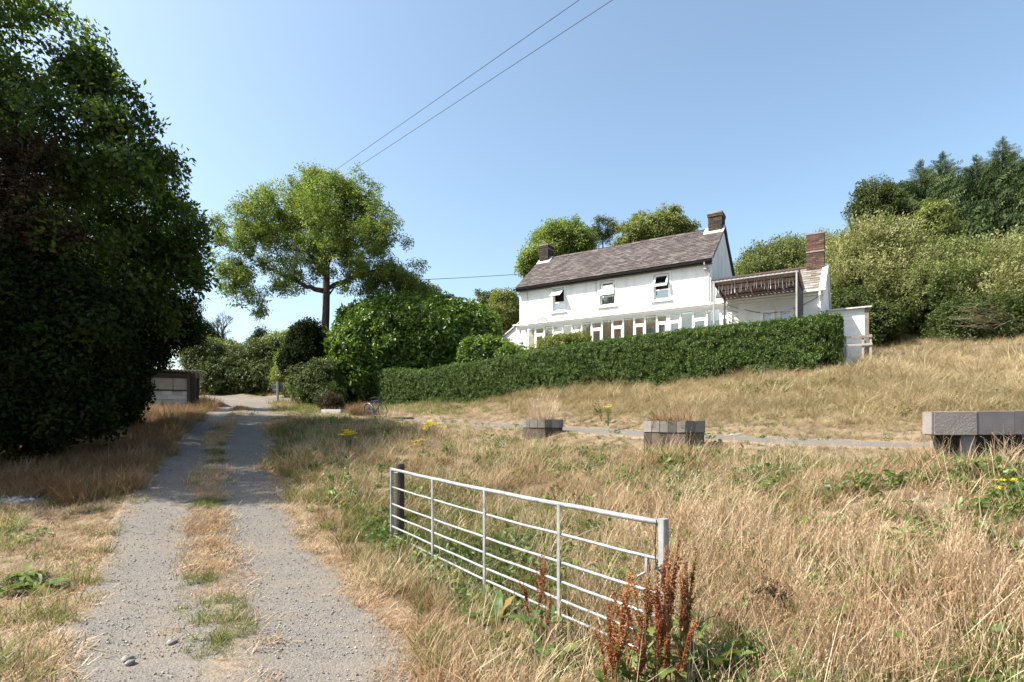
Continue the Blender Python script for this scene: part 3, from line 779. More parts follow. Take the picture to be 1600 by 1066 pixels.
# little white lean-to at the far left end
ll = MB()
vs = []
for y in (.1, 2.2): vs += [(-L_ - .004, y, -1), (-L_ - 1.6, y, -1), (-L_ - 1.6, y, 2.05), (-L_ - .004, y, 3.05)]
ll.add([Vector(v) for v in vs], [(0, 1, 2, 3), (7, 6, 5, 4), (0, 4, 5, 1), (1, 5, 6, 2), (2, 6, 7, 3), (3, 7, 4, 0)])
ll.build('porch_wall', M_WHITE, house)
lr = MB(); slab(lr, 0, 1, 0, 0, 1, 1, .0)
lr = MB(); lr.add([Vector((x, y, z + d)) for d in (0, .06) for y in (0, 2.3) for (x, z) in ((-L_ - 1.75, 1.99), (-L_ - .008, 3.08))], [(0, 2, 3, 1), (4, 5, 7, 6), (0, 1, 5, 4), (2, 6, 7, 3), (0, 4, 6, 2), (1, 3, 7, 5)])
lr.build('porch_roof', M_LEADW, house)

# steel canopy in front of the wing
can = thing('canopy', 'grey steel canopy with brown corrugated roof and hanging icicle lights in front of the wing', 'canopy', (HC[0], HC[1], HZ), HRZ)
KX0, KX1, KY0, KY1, KZ0, KZ1 = .86, 3.74, -3.36, -1.46, 3.06, 2.72
for (x, y, z, m_) in ((KX0, KY0, KZ0, M_GREYM), (KX1, KY0, KZ0, M_GREYM), (KX0, KY1, KZ1, M_DARKWOOD), (KX1, KY1, KZ1, M_GREYM)):
    p_ = MB(); p_.bevbox(x - .03, x + .03, y - .03, y + .03, -.6, z, .006); p_.build('post', m_, can)
rl = MB(); rl.bevbox(KX0 - .06, KX1 + .06, KY0 - .035, KY0 + .035, KZ0 + .002, KZ0 + .075, .006); rl.build('front_rail', M_GREYM, can)
rl = MB(); rl.bevbox(KX0 - .06, KX1 + .06, KY1 - .03, KY1 + .03, KZ1 + .002, KZ1 + .06, .006); rl.build('back_rail', M_GREYM, can)
for k in range(6):
    x = KX0 + (KX1 - KX0) * k / 5
    r_ = MB(); r_.tube([(x, KY0 + .04, KZ0 + .04), (x, KY1 - .035, KZ1 + .035)], .028, 6); r_.build('rafter', M_DARKWOOD if k in (0, 5) else M_GREYM, can)
rs = []
nx_ = 90
V = []; 
xs = np.linspace(KX0 - .1, KX1 + .1, nx_)
for (y, z) in ((KY0 - .06, KZ0 + .1), (KY1 + .05, KZ1 + .085)):
    for x in xs: V.append((x, y, z + .014 * math.sin(x * 2 * PI / .076 * .5)))
i = np.arange(nx_ - 1)
me = np_mesh('roof_sheet', np.array(V), np.stack([i, i + 1, i + 1 + nx_, i + nx_], 1), M_RUST, True)
o = link_mesh('roof_sheet', me, can); sm = o.modifiers.new('thick', 'SOLIDIFY'); sm.thickness = .006
for k in range(3):
    r_ = MB(); y = KY0 + .5 + k * .5; z = KZ0 + .055 + (KZ1 - KZ0 - .01) * (y - KY0) / (KY1 - KY0)
    r_.box(KX0, KX1, y - .02, y + .02, z - .008, z + .026); r_.build('purlin', M_DARKWOOD, can)
sp = MB(); sp.box(KX1 + .034, KX1 + .05, KY0 + .05, KY1 - .02, -.4, 2.66); sp.build('side_panel', plain('dark_mesh_panel', (.07, .062, .07), .8, scale=6, bump=.2), can)
wh = plain('white_light_tube', (.75, .75, .74), .5)
for k in range(23):
    x = KX0 + .12 + (KX1 - KX0 - .3) * (k + random.uniform(-.3, .3)) / 22; l = random.uniform(.14, .34)
    y = KY0 + .12 + random.uniform(0, .35)
    q = MB(); zt0 = KZ0 - .02 - (y - KY0) * .18
    q.tube([(x, y, zt0), (x + random.uniform(-.02, .02), y, zt0 - .1)], .006, 5); q.tube([(x, y, zt0 - .1), (x + random.uniform(-.03, .03), y, zt0 - .1 - l)], .011, 6)
    q.build('icicle_light', wh, can)
lad = MB()                                          # lattice of the left side
for k in range(6):
    z = 1.5 + k * .17; lad.tube([(KX0 + .1, KY1 + .12, z + .2), (KX0 + .5, KY1 + .12, z)], .018, 6)
lad.build('lattice', M_GREYM, can)

# white boarded shed right of the wing
SX0, SX1 = WX1 + .09, 5.95
shd = thing('boarded_shed', 'small white boarded lean-to shed just right of the red brick chimney', 'shed', (HC[0], HC[1], HZ), HRZ)
M_WBOARD = attr_mat('white_board', [(.2, (.62, .62, .62)), (.5, (.74, .74, .73)), (.8, (.82, .82, .81))], .7, .5, 5, .3, 30)
M_GREYB = attr_mat('grey_board', [(.2, (.28, .28, .29)), (.5, (.38, .38, .39)), (.8, (.5, .5, .5))], .8, .5, 6, .4, 30)
for k in range(9):
    z0 = .75 + k * .155
    if z0 > 2.1: break
    b_ = MB(); b_.box(SX0, SX1 - .15, .0 + random.uniform(0, .006), .03, z0, z0 + .15, jit=.003); b_.build('board', M_WBOARD, shd)
sw = MB(); sw.box(SX0, SX1, .031, 2.0, -.6, 2.06); sw.build('wall', M_WHITE, shd)
cp_ = MB(); cp_.bevbox(SX1 - .15, SX1, -.04, .03, -.3, 2.1, .01); cp_.build('corner_post', M_OLDWOOD, shd)
sr_ = MB(); slab(sr_, SX0 - .02, SX1 + .08, -.15, 2.11, 2.1, 2.4, .05); sr_.build('roof', M_LEADW, shd)
for k in range(2):
    x0 = SX0 + .06 + k * .62
    d_ = MB(); d_.box(x0, x0 + .56, -.06, -.003, -.2, .55); d_.build('door_panel', M_WBOARD, shd)
fe = thing('wooden_railing', 'weathered grey wooden railing in front of the white boarded shed', 'railing', (HC[0], HC[1], HZ), HRZ)
for x in (SX0 + .02, SX0 + .62, SX1 - .2, SX1 + .05):
    p_ = MB(); p_.bevbox(x - .04, x + .04, -.5, -.42, -.4, 1.0, .008); p_.build('post', M_OLDWOOD, fe)
for z in (.62, .92):
    p_ = MB(); p_.bevbox(SX0 - .2, SX1 + .1, -.54, -.505, z - .045, z + .045, .006); p_.build('rail', M_OLDWOOD, fe)
# ---------------------------------------------------------------- leaf sprigs, blades and other small sources
def leaf_faces(n):  # n leaves of 4 verts, folded along the midrib
    b = np.arange(n)[:, None] * 4
    return np.concatenate([b + np.array([[0, 1, 2]]), b + np.array([[0, 2, 3]])])

def leaves_np(base, d, nrm, ln, wd, fold=.25, droop=.15):
    """base, direction, normal arrays -> folded diamond leaves"""
    d = d / np.linalg.norm(d, axis=1, keepdims=True)
    s = np.cross(d, nrm); s /= np.linalg.norm(s, axis=1, keepdims=True) + 1e-9
    u = np.cross(s, d)
    ln = ln[:, None]; wd = wd[:, None]
    tip = base + d * ln - u * ln * droop
    m = base + d * ln * .45
    a = m + s * wd + u * wd * fold; b = m - s * wd + u * wd * fold
    return np.stack([base, a, tip, b], 1).reshape(-1, 3)

def rv(n): 
    v = rng.normal(size=(n, 3)); return v / np.linalg.norm(v, axis=1, keepdims=True)

def sprig(name, mat, n=16, length=.4, ll=.09, lw=.03, spread=.9, droop=.2, fold=.25, up=.3, twig=True, jit=.04):
    t = rng.uniform(.12, 1, n)
    base = np.stack([rng.normal(0, jit * length * 2, n), rng.normal(0, jit * length * 2, n), t * length], 1)
    a = rng.uniform(0, 2 * PI, n)
    rad = np.stack([np.cos(a), np.sin(a), np.zeros(n)], 1)
    d = rad * spread + np.array([0, 0, 1]) * (1 - spread * .6) + rng.normal(0, .25, (n, 3))
    base += rad * rng.uniform(0, .35, n)[:, None] * length * spread
    nr = np.array([0, 0, 1.0]) * up + rv(n) * .8 + np.array([0, 0, .5])
    V = leaves_np(base, d, nr, ll * rng.uniform(.6, 1.3, n), lw * rng.uniform(.7, 1.2, n), fold, droop)
    Fq = leaf_faces(n)
    if twig:
        k = len(V); w = length * .012
        V = np.concatenate([V, [(-w, -w, -.1 * length), (w, -w, -.1 * length), (0, w, -.1 * length), (0, 0, length * .95)]])
        Fq = np.concatenate([Fq, [[k, k + 1, k + 3], [k + 1, k + 2, k + 3], [k + 2, k, k + 3]]])
    return hidden(name, np_mesh(name, V, Fq, mat))

def sprigs(key, mat, k=4, **kw):
    return key, [sprig(f'{key}_sprig_{i}', mat, **kw) for i in range(k)]

def c3(r, g, b): return (r, g, b)
ML_OAK = leaf_mat('oak_leaf', [(0, (0.032, 0.061, 0.011)), (.5, (0.064, 0.108, 0.019)), (1, (0.122, 0.165, 0.032))], .48, .45, .3)
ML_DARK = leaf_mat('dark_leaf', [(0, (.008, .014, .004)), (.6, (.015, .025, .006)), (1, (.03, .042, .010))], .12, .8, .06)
ML_BROWN = leaf_mat('withered_leaf', [(0, (.022, .018, .009)), (.6, (.045, .029, .015)), (1, (.085, .058, .03))], .2, .7, .2)
ML_ASH = leaf_mat('ash_leaf', [(0, (0.081, 0.129, 0.021)), (.5, (0.143, 0.196, 0.034)), (1, (0.229, 0.269, 0.067))], .45, .5, .3)
ML_LAUREL = leaf_mat('laurel_leaf', [(0, (0.054, 0.097, 0.016)), (.5, (0.097, 0.164, 0.027)), (1, (0.188, 0.259, 0.056))], .30, .36, .32)
ML_HEDGE = leaf_mat('hedge_leaf', [(0, (0.040, 0.074, 0.015)), (.5, (0.067, 0.114, 0.022)), (1, (0.122, 0.171, 0.038))], .25, .5, .3)
ML_SALLOW = leaf_mat('willow_leaf', [(0, (0.112, 0.135, 0.040)), (.5, (0.203, 0.214, 0.074)), (1, (0.371, 0.360, 0.180))], .38, .55, .3)
ML_SPRUCE = leaf_mat('spruce_needle', [(0, (0.025, 0.043, 0.016)), (.5, (0.048, 0.074, 0.027)), (1, (0.100, 0.127, 0.058))], .1, .75, .08)
ML_BUSH = leaf_mat('bush_leaf', [(0, (0.038, 0.058, 0.014)), (.5, (0.061, 0.085, 0.020)), (1, (0.102, 0.119, 0.038))], .3, .55, .25)
ML_LIGHT = leaf_mat('light_leaf', [(0, (.09, .12, .025)), (.5, (.14, .17, .035)), (1, (.22, .23, .07))], .4, .5, .3)
ML_STRAW = leaf_mat('straw_blade', [(0, (0.282, 0.201, 0.121)), (.3, (0.404, 0.299, 0.187)), (.65, (0.525, 0.402, 0.259)), (1, (0.646, 0.529, 0.365))], .32, .6, .25, 1.1, patch=(0.342, 0.221, 0.131), pscale=.7)
ML_GOLD = leaf_mat('golden_blade', [(0, (0.262, 0.197, 0.105)), (.4, (0.376, 0.293, 0.166)), (1, (0.498, 0.411, 0.253))], .32, .6, .25, 1.1, patch=(0.236, 0.187, 0.097), pscale=.5)
ML_GRASS = leaf_mat('green_blade', [(0, (0.083, 0.103, 0.024)), (.5, (0.128, 0.144, 0.042)), (1, (0.215, 0.207, 0.075))], .4, .5, .3)
ML_RUSTG = leaf_mat('rusty_blade', [(0, (0.156, 0.090, 0.047)), (.5, (0.226, 0.140, 0.078)), (1, (0.296, 0.203, 0.117))], .3, .65, .2)
ML_WEED = leaf_mat('weed_leaf', [(0, (.055, .10, .02)), (.5, (.09, .15, .03)), (1, (.16, .22, .05))], .35, .45, .4)
ML_DOCK = leaf_mat('dock_leaf', [(0, (.06, .105, .025)), (.55, (.10, .15, .035)), (.85, (.17, .18, .05)), (1, (.24, .17, .06))], .35, .5, .3)
ML_SEED = leaf_mat('dock_seed', [(0, (.13, .085, .025)), (.25, (.17, .05, .02)), (.6, (.22, .075, .028)), (1, (.34, .17, .07))], .2, .7, .2)
ML_YELLOW = leaf_mat('yellow_petal', [(0, (.62, .46, .012)), (1, (.75, .62, .04))], .25, .6, .2)
M_BARK = plain('bark', (.06, .05, .042), .95, scale=6, bump=.9, bscale=18, stretch=(1, 1, .25), cols=[(.3, (.03, .025, .02)), (.5, (.065, .053, .044)), (.75, (.12, .105, .09))], spec=.1)
M_BARKG = plain('grey_bark', (.12, .11, .10), .95, scale=6, bump=.8, bscale=18, stretch=(1, 1, .25), spec=.1)
M_INNER = plain('twigs_and_light_block', (.022, .024, .012), .95, scale=14, bump=1.0, bscale=25, spec=.05)  # colours shrub stems and the added light-blocking cores

SP_OAK = sprigs('oak', ML_OAK, 5, n=19, length=.42, ll=.105, lw=.036, spread=1.0)
SP_DARK = sprigs('dark', ML_DARK, 4, n=26, length=.5, ll=.11, lw=.035, spread=1.1)
SP_BROWN = sprigs('withered', ML_BROWN, 3, n=14, length=.45, ll=.10, lw=.03, spread=1.0, droop=.5)
SP_ASH = sprigs('ash', ML_ASH, 5, n=22, length=.6, ll=.17, lw=.038, spread=1.0, droop=.35)
SP_LAUREL = sprigs('laurel', ML_LAUREL, 4, n=12, length=.38, ll=.20, lw=.047, spread=.95, droop=.15, fold=.2)
SP_HEDGE = sprigs('hedge', ML_HEDGE, 5, n=30, length=.17, ll=.05, lw=.019, spread=1.1)
SP_SALLOW = sprigs('willow', ML_SALLOW, 5, n=30, length=.85, ll=.13, lw=.026, spread=.5, droop=.1)
ML_WGREEN = leaf_mat('scrub_leaf', [(0, (0.072, 0.102, 0.026)), (.5, (0.126, 0.156, 0.043)), (1, (0.240, 0.252, 0.096))], .35, .55, .25)
SP_WGREEN = sprigs('scrub', ML_WGREEN, 5, n=30, length=.7, ll=.11, lw=.03, spread=.65, droop=.15)
SP_BUSH = sprigs('bush', ML_BUSH, 5, n=24, length=.5, ll=.12, lw=.038, spread=1.0)
SP_LIGHT = sprigs('light', ML_LIGHT, 4, n=22, length=.5, ll=.13, lw=.04, spread=1.0)

# ---------------------------------------------------------------- trees and shrubs
def lobe(px, py, rpx, Y, flat=1.0, dy=1.0):
    c = P(px, py, Y); r = rpx / F * Y
    return (c.x, c.y, c.z, r, r * dy, r * flat)

def crown_points(lobes, n, clump=.34, fill=.55, upbias=.35, seed=0, hollow=.62, m=26, stray=.16):
    """sprigs gathered in clumps through the crown's volume; returns points, directions and clump centres"""
    L = np.array(lobes); vol = (L[:, 3] * L[:, 4] * L[:, 5]) ** (2 / 3); cnt = np.maximum(3, (vol / vol.sum() * n / m)).astype(int)
    P_, D_, C_ = [], [], []
    for l, k in zip(L, cnt):
        u = rv(k); rr = rng.uniform(hollow ** 3, 1, k) ** (1 / 3) * np.where(rng.random(k) < stray, rng.uniform(1.1, 1.45, k), 1)      # some boughs reach out past the rest
        cc = l[:3] + u * rr[:, None] * l[3:] * .88
        cr = l[3:].mean() * clump * rng.uniform(.6, 1.4, k) * np.where(rr > 1.05, .75, 1)
        C_.append(cc)
        for c, r_ in zip(cc, cr):
            v = rv(m); q = c + v * (rng.uniform(.25, 1, m) ** .5)[:, None] * r_ * np.array([1, 1, .75])
            P_.append(q); D_.append(v * .8 + (c - l[:3])[None, :] / (l[3:].mean() + 1e-6) * .7 + np.array([0, 0, upbias]) + rng.normal(0, .3, (m, 3)))
    return np.concatenate(P_), np.concatenate(D_), np.concatenate(C_)

def branches(mb, base, top, r0, centres, keep=.6, limbs=None, sag=.1, rmin=.012):
    """trunk, then each clump is reached from the nearest wood by a tapering branch"""
    base = Vector(base); top = Vector(top)
    nodes = []
    n = 9
    pts, rad = [], []
    for i in range(n):
        t = i / (n - 1); p = base.lerp(top, t) + Vector((math.sin(t * 5 + r0 * 50), math.cos(t * 4), 0)) * r0 * .5 * t
        r_ = r0 * (1 - .62 * t) * (1.35 if i == 0 else 1)
        pts.append(p); rad.append(r_)
        if t > .35: nodes.append((p, r_))
    mb.tube(pts, rad, 12)
    for lp, lr in (limbs or []):
        lp = [Vector(p) for p in lp]
        k = len(lp); rr = [lr * (1 - .75 * i / (k - 1)) for i in range(k)]
        fine, fr = [], []
        for i in range(k - 1):
            for q in range(4):
                fine.append(lp[i].lerp(lp[i + 1], q / 4) + Vector((random.uniform(-1, 1), random.uniform(-1, 1), random.uniform(-1, 1))) * lr * .35); fr.append(rr[i] + (rr[i + 1] - rr[i]) * q / 4)
        fine.append(lp[-1]); fr.append(rr[-1])
        mb.tube(fine, fr, 8); nodes += list(zip(fine, fr))
    order = sorted(range(len(centres)), key=lambda i: (Vector(centres[i]) - top).length + random.uniform(0, .4))
    for i in order:
        if random.random() > keep: continue
        c = Vector(centres[i])
        best = min(nodes, key=lambda nd: (nd[0] - c).length + (1.2 * max(0, nd[0].z - c.z)))
        a, ra = best
        d = (c - a).length
        if d < .15: continue
        m1 = a.lerp(c, .35) + Vector((random.uniform(-1, 1), random.uniform(-1, 1), random.uniform(-.2, 1))) * d * .1
        m2 = a.lerp(c, .7) + Vector((random.uniform(-1, 1), random.uniform(-1, 1), random.uniform(-.2, 1))) * d * .1
        r1 = max(rmin, min(ra * .7, .02 + d * .018))
        rr = [r1, r1 * .8, r1 * .6, max(rmin * .5, r1 * .35)]
        mb.tube([a, m1, m2, c], rr, 5, cap=False)
        nodes += [(m1, rr[1]), (m2, rr[2]), (c, rr[3])]

def tree(name, label, cat, base, top, r0, lobes, n, sp, scale=1.0, clump=.34, upbias=.35, keep=.6, limbs=None, group=None, bark=None, hollow=.62, crown_name='crown', extra=None, m=26, stray=.16):
    base = Vector(base)
    t = thing(name, label, cat, base, 0, group)
    pts, D, C = crown_points(lobes, n, clump, upbias=upbias, hollow=hollow, m=m, stray=stray)
    gz_ = zt(pts[:, 0], pts[:, 1]); ok = pts[:, 2] > gz_ + .05
    pts, D = pts[ok], D[ok]
    b0 = np.array(base)
    mb = MB(); branches(mb, (0, 0, -.15), Vector(top) - base, r0, [c - b0 for c in C if c[2] > base.z + .3], keep, [([Vector(p) - base for p in lp], lr) for lp, lr in (limbs or [])])
    mb.build('trunk', bark or M_BARK, t, True)
    scatter(crown_name, pts - b0, dir_rot(D), scale * rng.uniform(.65, 1.3, len(pts)), sp[0], sp[1], t)
    if extra:
        en, elobes, en_, esp, esc = extra
        p2, D2, _ = crown_points(elobes, en_, clump, hollow=.3)
        scatter(en, p2 - b0, dir_rot(D2), esc * rng.uniform(.65, 1.3, len(p2)), esp[0], esp[1], t)
    return t

def gp(x, y, dz=0): return (x, y, zt1(x, y) + dz)

# the big trees left of the drive
Yb = 14.0
tree('oak_tree', 'tall oak with dense dark crown at the left edge, its top lit green', 'tree', gp(-13.2, 14.5), (-12.8, 14.2, 8.5), .34,
     [lobe(55, 60, 75, Yb, 1.1), lobe(115, 95, 42, Yb), lobe(-40, 130, 120, Yb), lobe(95, 175, 80, Yb), lobe(160, 190, 36, Yb - .5), lobe(176, 135, 26, Yb), lobe(196, 170, 24, Yb), lobe(150, 110, 24, Yb), lobe(210, 225, 28, Yb), lobe(245, 262, 26, Yb + .5), lobe(30, 230, 95, Yb - 1), lobe(140, 270, 70, Yb), lobe(190, 280, 30, Yb - .6), lobe(-60, 330, 130, Yb - 1.5), lobe(60, 340, 90, Yb - 1),
      (-13.2, 9.4, 6.5, 2.2, 1.6, 2.2), (-14.0, 9.2, 8.8, 2.0, 1.6, 1.8), (-12.2, 9.4, 4.0, 1.6, 1.3, 1.8), (-14.5, 10.2, 4.4, 2.2, 1.7, 2.4), (-12.5, 11.0, 3.2, 1.6, 1.5, 1.8), (-15.5, 13, 9, 3, 3, 3), (-14.0, 12, 11, 2.2, 2.2, 2)],
     4600, SP_OAK, 1.15, .235, keep=.9, hollow=.25, m=18, stray=.3)
Yc = 16.5
tree('oak_tree', 'broad dark oak tree reaching over the drive above the block shed', 'tree', gp(-12.6, 18), (-12.2, 17.4, 6.5), .30,
     [lobe(200, 330, 78, Yc), lobe(248, 290, 32, Yc), lobe(268, 325, 30, Yc), lobe(298, 358, 20, Yc - .4), lobe(235, 385, 55, Yc), lobe(296, 405, 20, Yc - .3), lobe(302, 445, 13, Yc - .5), lobe(236, 432, 36, Yc), lobe(280, 380, 26, Yc), lobe(140, 400, 90, Yc), lobe(195, 465, 75, Yc - .5), lobe(60, 430, 90, Yc), lobe(232, 268, 32, Yc),
      (-14.6, 19.8, 6.6, 2.0, 2.0, 2.2), (-15.0, 20.8, 4.6, 1.9, 1.8, 2.0)],
     3400, SP_OAK, 1.15, .235, keep=.9, hollow=.25, m=18, stray=.3)
tree('withered_tree', 'half dead tree with withered brown leaves in front of the tall oak', 'tree', gp(-12.2, 12.2), (-12.0, 12.1, 5.2), .16,
     [lobe(10, 250, 60, 12.3), lobe(40, 330, 55, 12.3), lobe(-40, 300, 80, 12.3), lobe(70, 375, 40, 12.3), lobe(-20, 400, 70, 12.3)], 1300, SP_BROWN, .8, .3, keep=1.0, hollow=.2, stray=.4, m=14)
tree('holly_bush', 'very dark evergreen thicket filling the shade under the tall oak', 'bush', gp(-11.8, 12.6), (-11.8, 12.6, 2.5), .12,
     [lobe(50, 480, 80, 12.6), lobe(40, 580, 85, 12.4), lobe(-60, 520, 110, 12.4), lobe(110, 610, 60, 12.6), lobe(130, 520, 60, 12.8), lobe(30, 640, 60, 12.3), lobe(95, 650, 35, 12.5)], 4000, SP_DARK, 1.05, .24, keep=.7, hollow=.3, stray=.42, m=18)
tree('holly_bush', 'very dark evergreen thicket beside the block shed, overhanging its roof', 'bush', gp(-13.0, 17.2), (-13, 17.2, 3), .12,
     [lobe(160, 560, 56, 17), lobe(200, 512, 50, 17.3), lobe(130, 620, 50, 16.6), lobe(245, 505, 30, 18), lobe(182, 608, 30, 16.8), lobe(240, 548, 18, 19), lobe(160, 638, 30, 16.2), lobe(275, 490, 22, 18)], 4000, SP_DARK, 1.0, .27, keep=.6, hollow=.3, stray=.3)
tree('hawthorn_tree', 'thin hawthorn with fine drooping twigs just right of the dark oak, above the shed', 'tree', gp(-16.8, 25.2), (-16.6, 25, 4.2), .1,
     [lobe(278, 505, 26, 25), lobe(296, 520, 18, 25), lobe(262, 540, 25, 24.5), lobe(292, 480, 14, 25)], 420, SP_DARK, .8, .5, keep=.9)
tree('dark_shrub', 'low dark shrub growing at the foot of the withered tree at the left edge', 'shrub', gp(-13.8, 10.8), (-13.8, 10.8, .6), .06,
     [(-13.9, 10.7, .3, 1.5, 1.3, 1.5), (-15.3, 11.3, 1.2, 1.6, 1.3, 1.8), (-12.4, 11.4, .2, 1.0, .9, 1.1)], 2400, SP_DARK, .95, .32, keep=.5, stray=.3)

# the ash by the drive
Ya = 32.0
bx = (507 - CX) / F * Ya
fork = P(506, 455, Ya)
A_ = lambda px, py, dy=0: P(px, py, Ya + dy)
tree('ash_tree', 'ash tree with bare dark trunk and open sunlit crown by the bend of the drive', 'tree', gp(bx, Ya), A_(509, 400), .33,
     [lobe(400, 340, 44, Ya - 1), lobe(368, 388, 32, Ya), lobe(445, 318, 44, Ya + 1), lobe(520, 300, 40, Ya), lobe(560, 325, 42, Ya + 1), lobe(592, 368, 34, Ya - 1), lobe(500, 345, 55, Ya - 2), lobe(430, 395, 48, Ya + 1), lobe(383, 435, 30, Ya), lobe(405, 470, 20, Ya), lobe(432, 455, 20, Ya), lobe(597, 425, 42, Ya), lobe(634, 445, 24, Ya + 1), lobe(558, 395, 46, Ya - 1), lobe(585, 462, 26, Ya), lobe(470, 345, 46, Ya + 2), lobe(545, 283, 22, Ya), lobe(498, 278, 22, Ya), lobe(416, 310, 22, Ya), lobe(520, 370, 40, Ya + 2.5), lobe(360, 425, 18, Ya), lobe(612, 380, 22, Ya), lobe(655, 455, 14, Ya + 1), lobe(540, 385, 60, Ya), lobe(470, 415, 40, Ya), lobe(560, 435, 34, Ya), lobe(425, 360, 46, Ya), lobe(500, 320, 50, Ya), lobe(570, 345, 40, Ya), lobe(625, 418, 36, Ya), lobe(642, 452, 24, Ya), lobe(360, 362, 28, Ya), lobe(354, 402, 24, Ya), lobe(368, 442, 24, Ya), lobe(394, 468, 24, Ya)],
     5000, SP_ASH, .8, .20, upbias=.1, keep=.9, hollow=.15, m=12, stray=.2,
     limbs=[([fork, A_(480, 448), A_(440, 428), A_(405, 415)], .16), ([A_(508, 452), A_(535, 440), A_(560, 428), A_(600, 420)], .14), ([A_(507, 430), A_(490, 405), A_(470, 380), A_(445, 350)], .14), ([A_(508, 425), A_(520, 385), A_(535, 345), A_(540, 300)], .14), ([A_(507, 470), A_(522, 450), A_(545, 440)], .07), ([A_(510, 410), A_(500, 370), A_(505, 320)], .12)])

# tall laurel hedge, and the smaller laurels next to it
def face_shrub(name, label, cat, lobes, n, sp, scale, clump=.3, core=.62, upbias=.5, group=None, lumpy=.44):
    L = np.array(lobes); c = L[:, :3].mean(0); base = gp(c[0], c[1])
    t = thing(name, label, cat, base, 0, group)
    P_, D_ = [], []
    w = (L[:, 3] * L[:, 5]); w = w / w.sum()
    for l, k in zip(L, (w * n).astype(int)):
        v = rv(k); bc_ = rv(34); bs_ = rng.uniform(.75, 1.18, 34)
        dt = v @ bc_.T; j_ = np.argmax(dt + bs_[None, :] * .12, axis=1); dm = dt[np.arange(k), j_]
        lump = 1.04 - lumpy + lumpy * bs_[j_] * sstep(.80, .99, dm)                  # boughs standing out, hollows between
        P_.append(l[:3] + v * l[3:] * (lump * rng.uniform(.84, 1.04, k))[:, None]); D_.append(v + np.array([0, 0, upbias]) + rng.normal(0, .35, (k, 3)))
    p = np.concatenate(P_); d = np.concatenate(D_)
    inside = np.zeros(len(p), bool)
    for l in L: inside |= (((p - l[:3]) / l[3:]) ** 2).sum(1) < .30
    ok = (~inside) & (p[:, 2] > zt(p[:, 0], p[:, 1]) + .03)
    p, d = p[ok], d[ok]
    mb = MB()
    for l in L:                                     # stems, and a dark core added to block light and darken the hollows
        cc = Vector(l[:3]) - Vector(base)
        for _ in range(5):
            e = cc + Vector((random.uniform(-.6, .6) * l[3], random.uniform(-.6, .6) * l[4], random.uniform(0, .6) * l[5]))
            mb.tube([(cc.x * .6, cc.y * .6, -.1), (cc.x * .85, cc.y * .85, max(.1, e.z * .5)), e], [.05, .035, .015], 5)
        if core:
            vs = []; nu, nv = 12, 7
            for iv in range(nv + 1):
                for iu in range(nu):
                    a, b_ = 2 * PI * iu / nu, PI * iv / nv
                    q = core * (1 + random.uniform(-.08, .08))
                    vs.append(cc + Vector((l[3] * q * math.cos(a) * math.sin(b_), l[4] * q * math.sin(a) * math.sin(b_), l[5] * q * math.cos(b_))))
            mb.add(vs, [(iv * nu + iu, iv * nu + (iu + 1) % nu, (iv + 1) * nu + (iu + 1) % nu, (iv + 1) * nu + iu) for iv in range(nv) for iu in range(nu)])
    mb.build('stems', M_INNER, t)
    scatter('foliage', p - np.array(base), dir_rot(d), scale * rng.uniform(.7, 1.3, len(p)), sp[0], sp[1], t)
    return t
YL = 31.5
face_shrub('laurel_hedge', 'tall overgrown laurel hedge with large glossy leaves behind the left end of the clipped hedge', 'hedge',
           [lobe(572, 540, 48, YL, 1.05, 1.2), lobe(620, 535, 56, YL), lobe(680, 532, 52, YL, 1, 1.2), lobe(735, 530, 40, YL + .6, 1.15), lobe(564, 585, 38, YL - 1), lobe(600, 583, 50, YL), lobe(660, 578, 50, YL), lobe(720, 568, 45, YL), lobe(552, 553, 28, YL - .8, 1.3), lobe(562, 514, 26, YL), lobe(590, 508, 32, YL), lobe(640, 505, 34, YL), lobe(695, 504, 34, YL), lobe(742, 510, 24, YL + .5)],
           11500, SP_LAUREL, 1.15, core=.7, lumpy=.22)
face_shrub('laurel_shrub', 'lower bright laurel shrub between the tall laurel and the conservatory', 'shrub',
           [lobe(770, 553, 24, 28.6, .8), lobe(745, 560, 26, 28.8), lobe(800, 557, 18, 27.6, .6), lobe(832, 559, 13, 27, .6)], 1500, SP_LAUREL, .8, core=.45, lumpy=.6)
face_shrub('rounded_shrub', 'small yellowish shrub against the conservatory just above the clipped hedge', 'shrub',
           [lobe(885, 538, 22, 25.6, .5), lobe(905, 533, 15, 25.4, .5), lobe(860, 545, 18, 26, .6)], 800, SP_LIGHT, .55, core=.55)

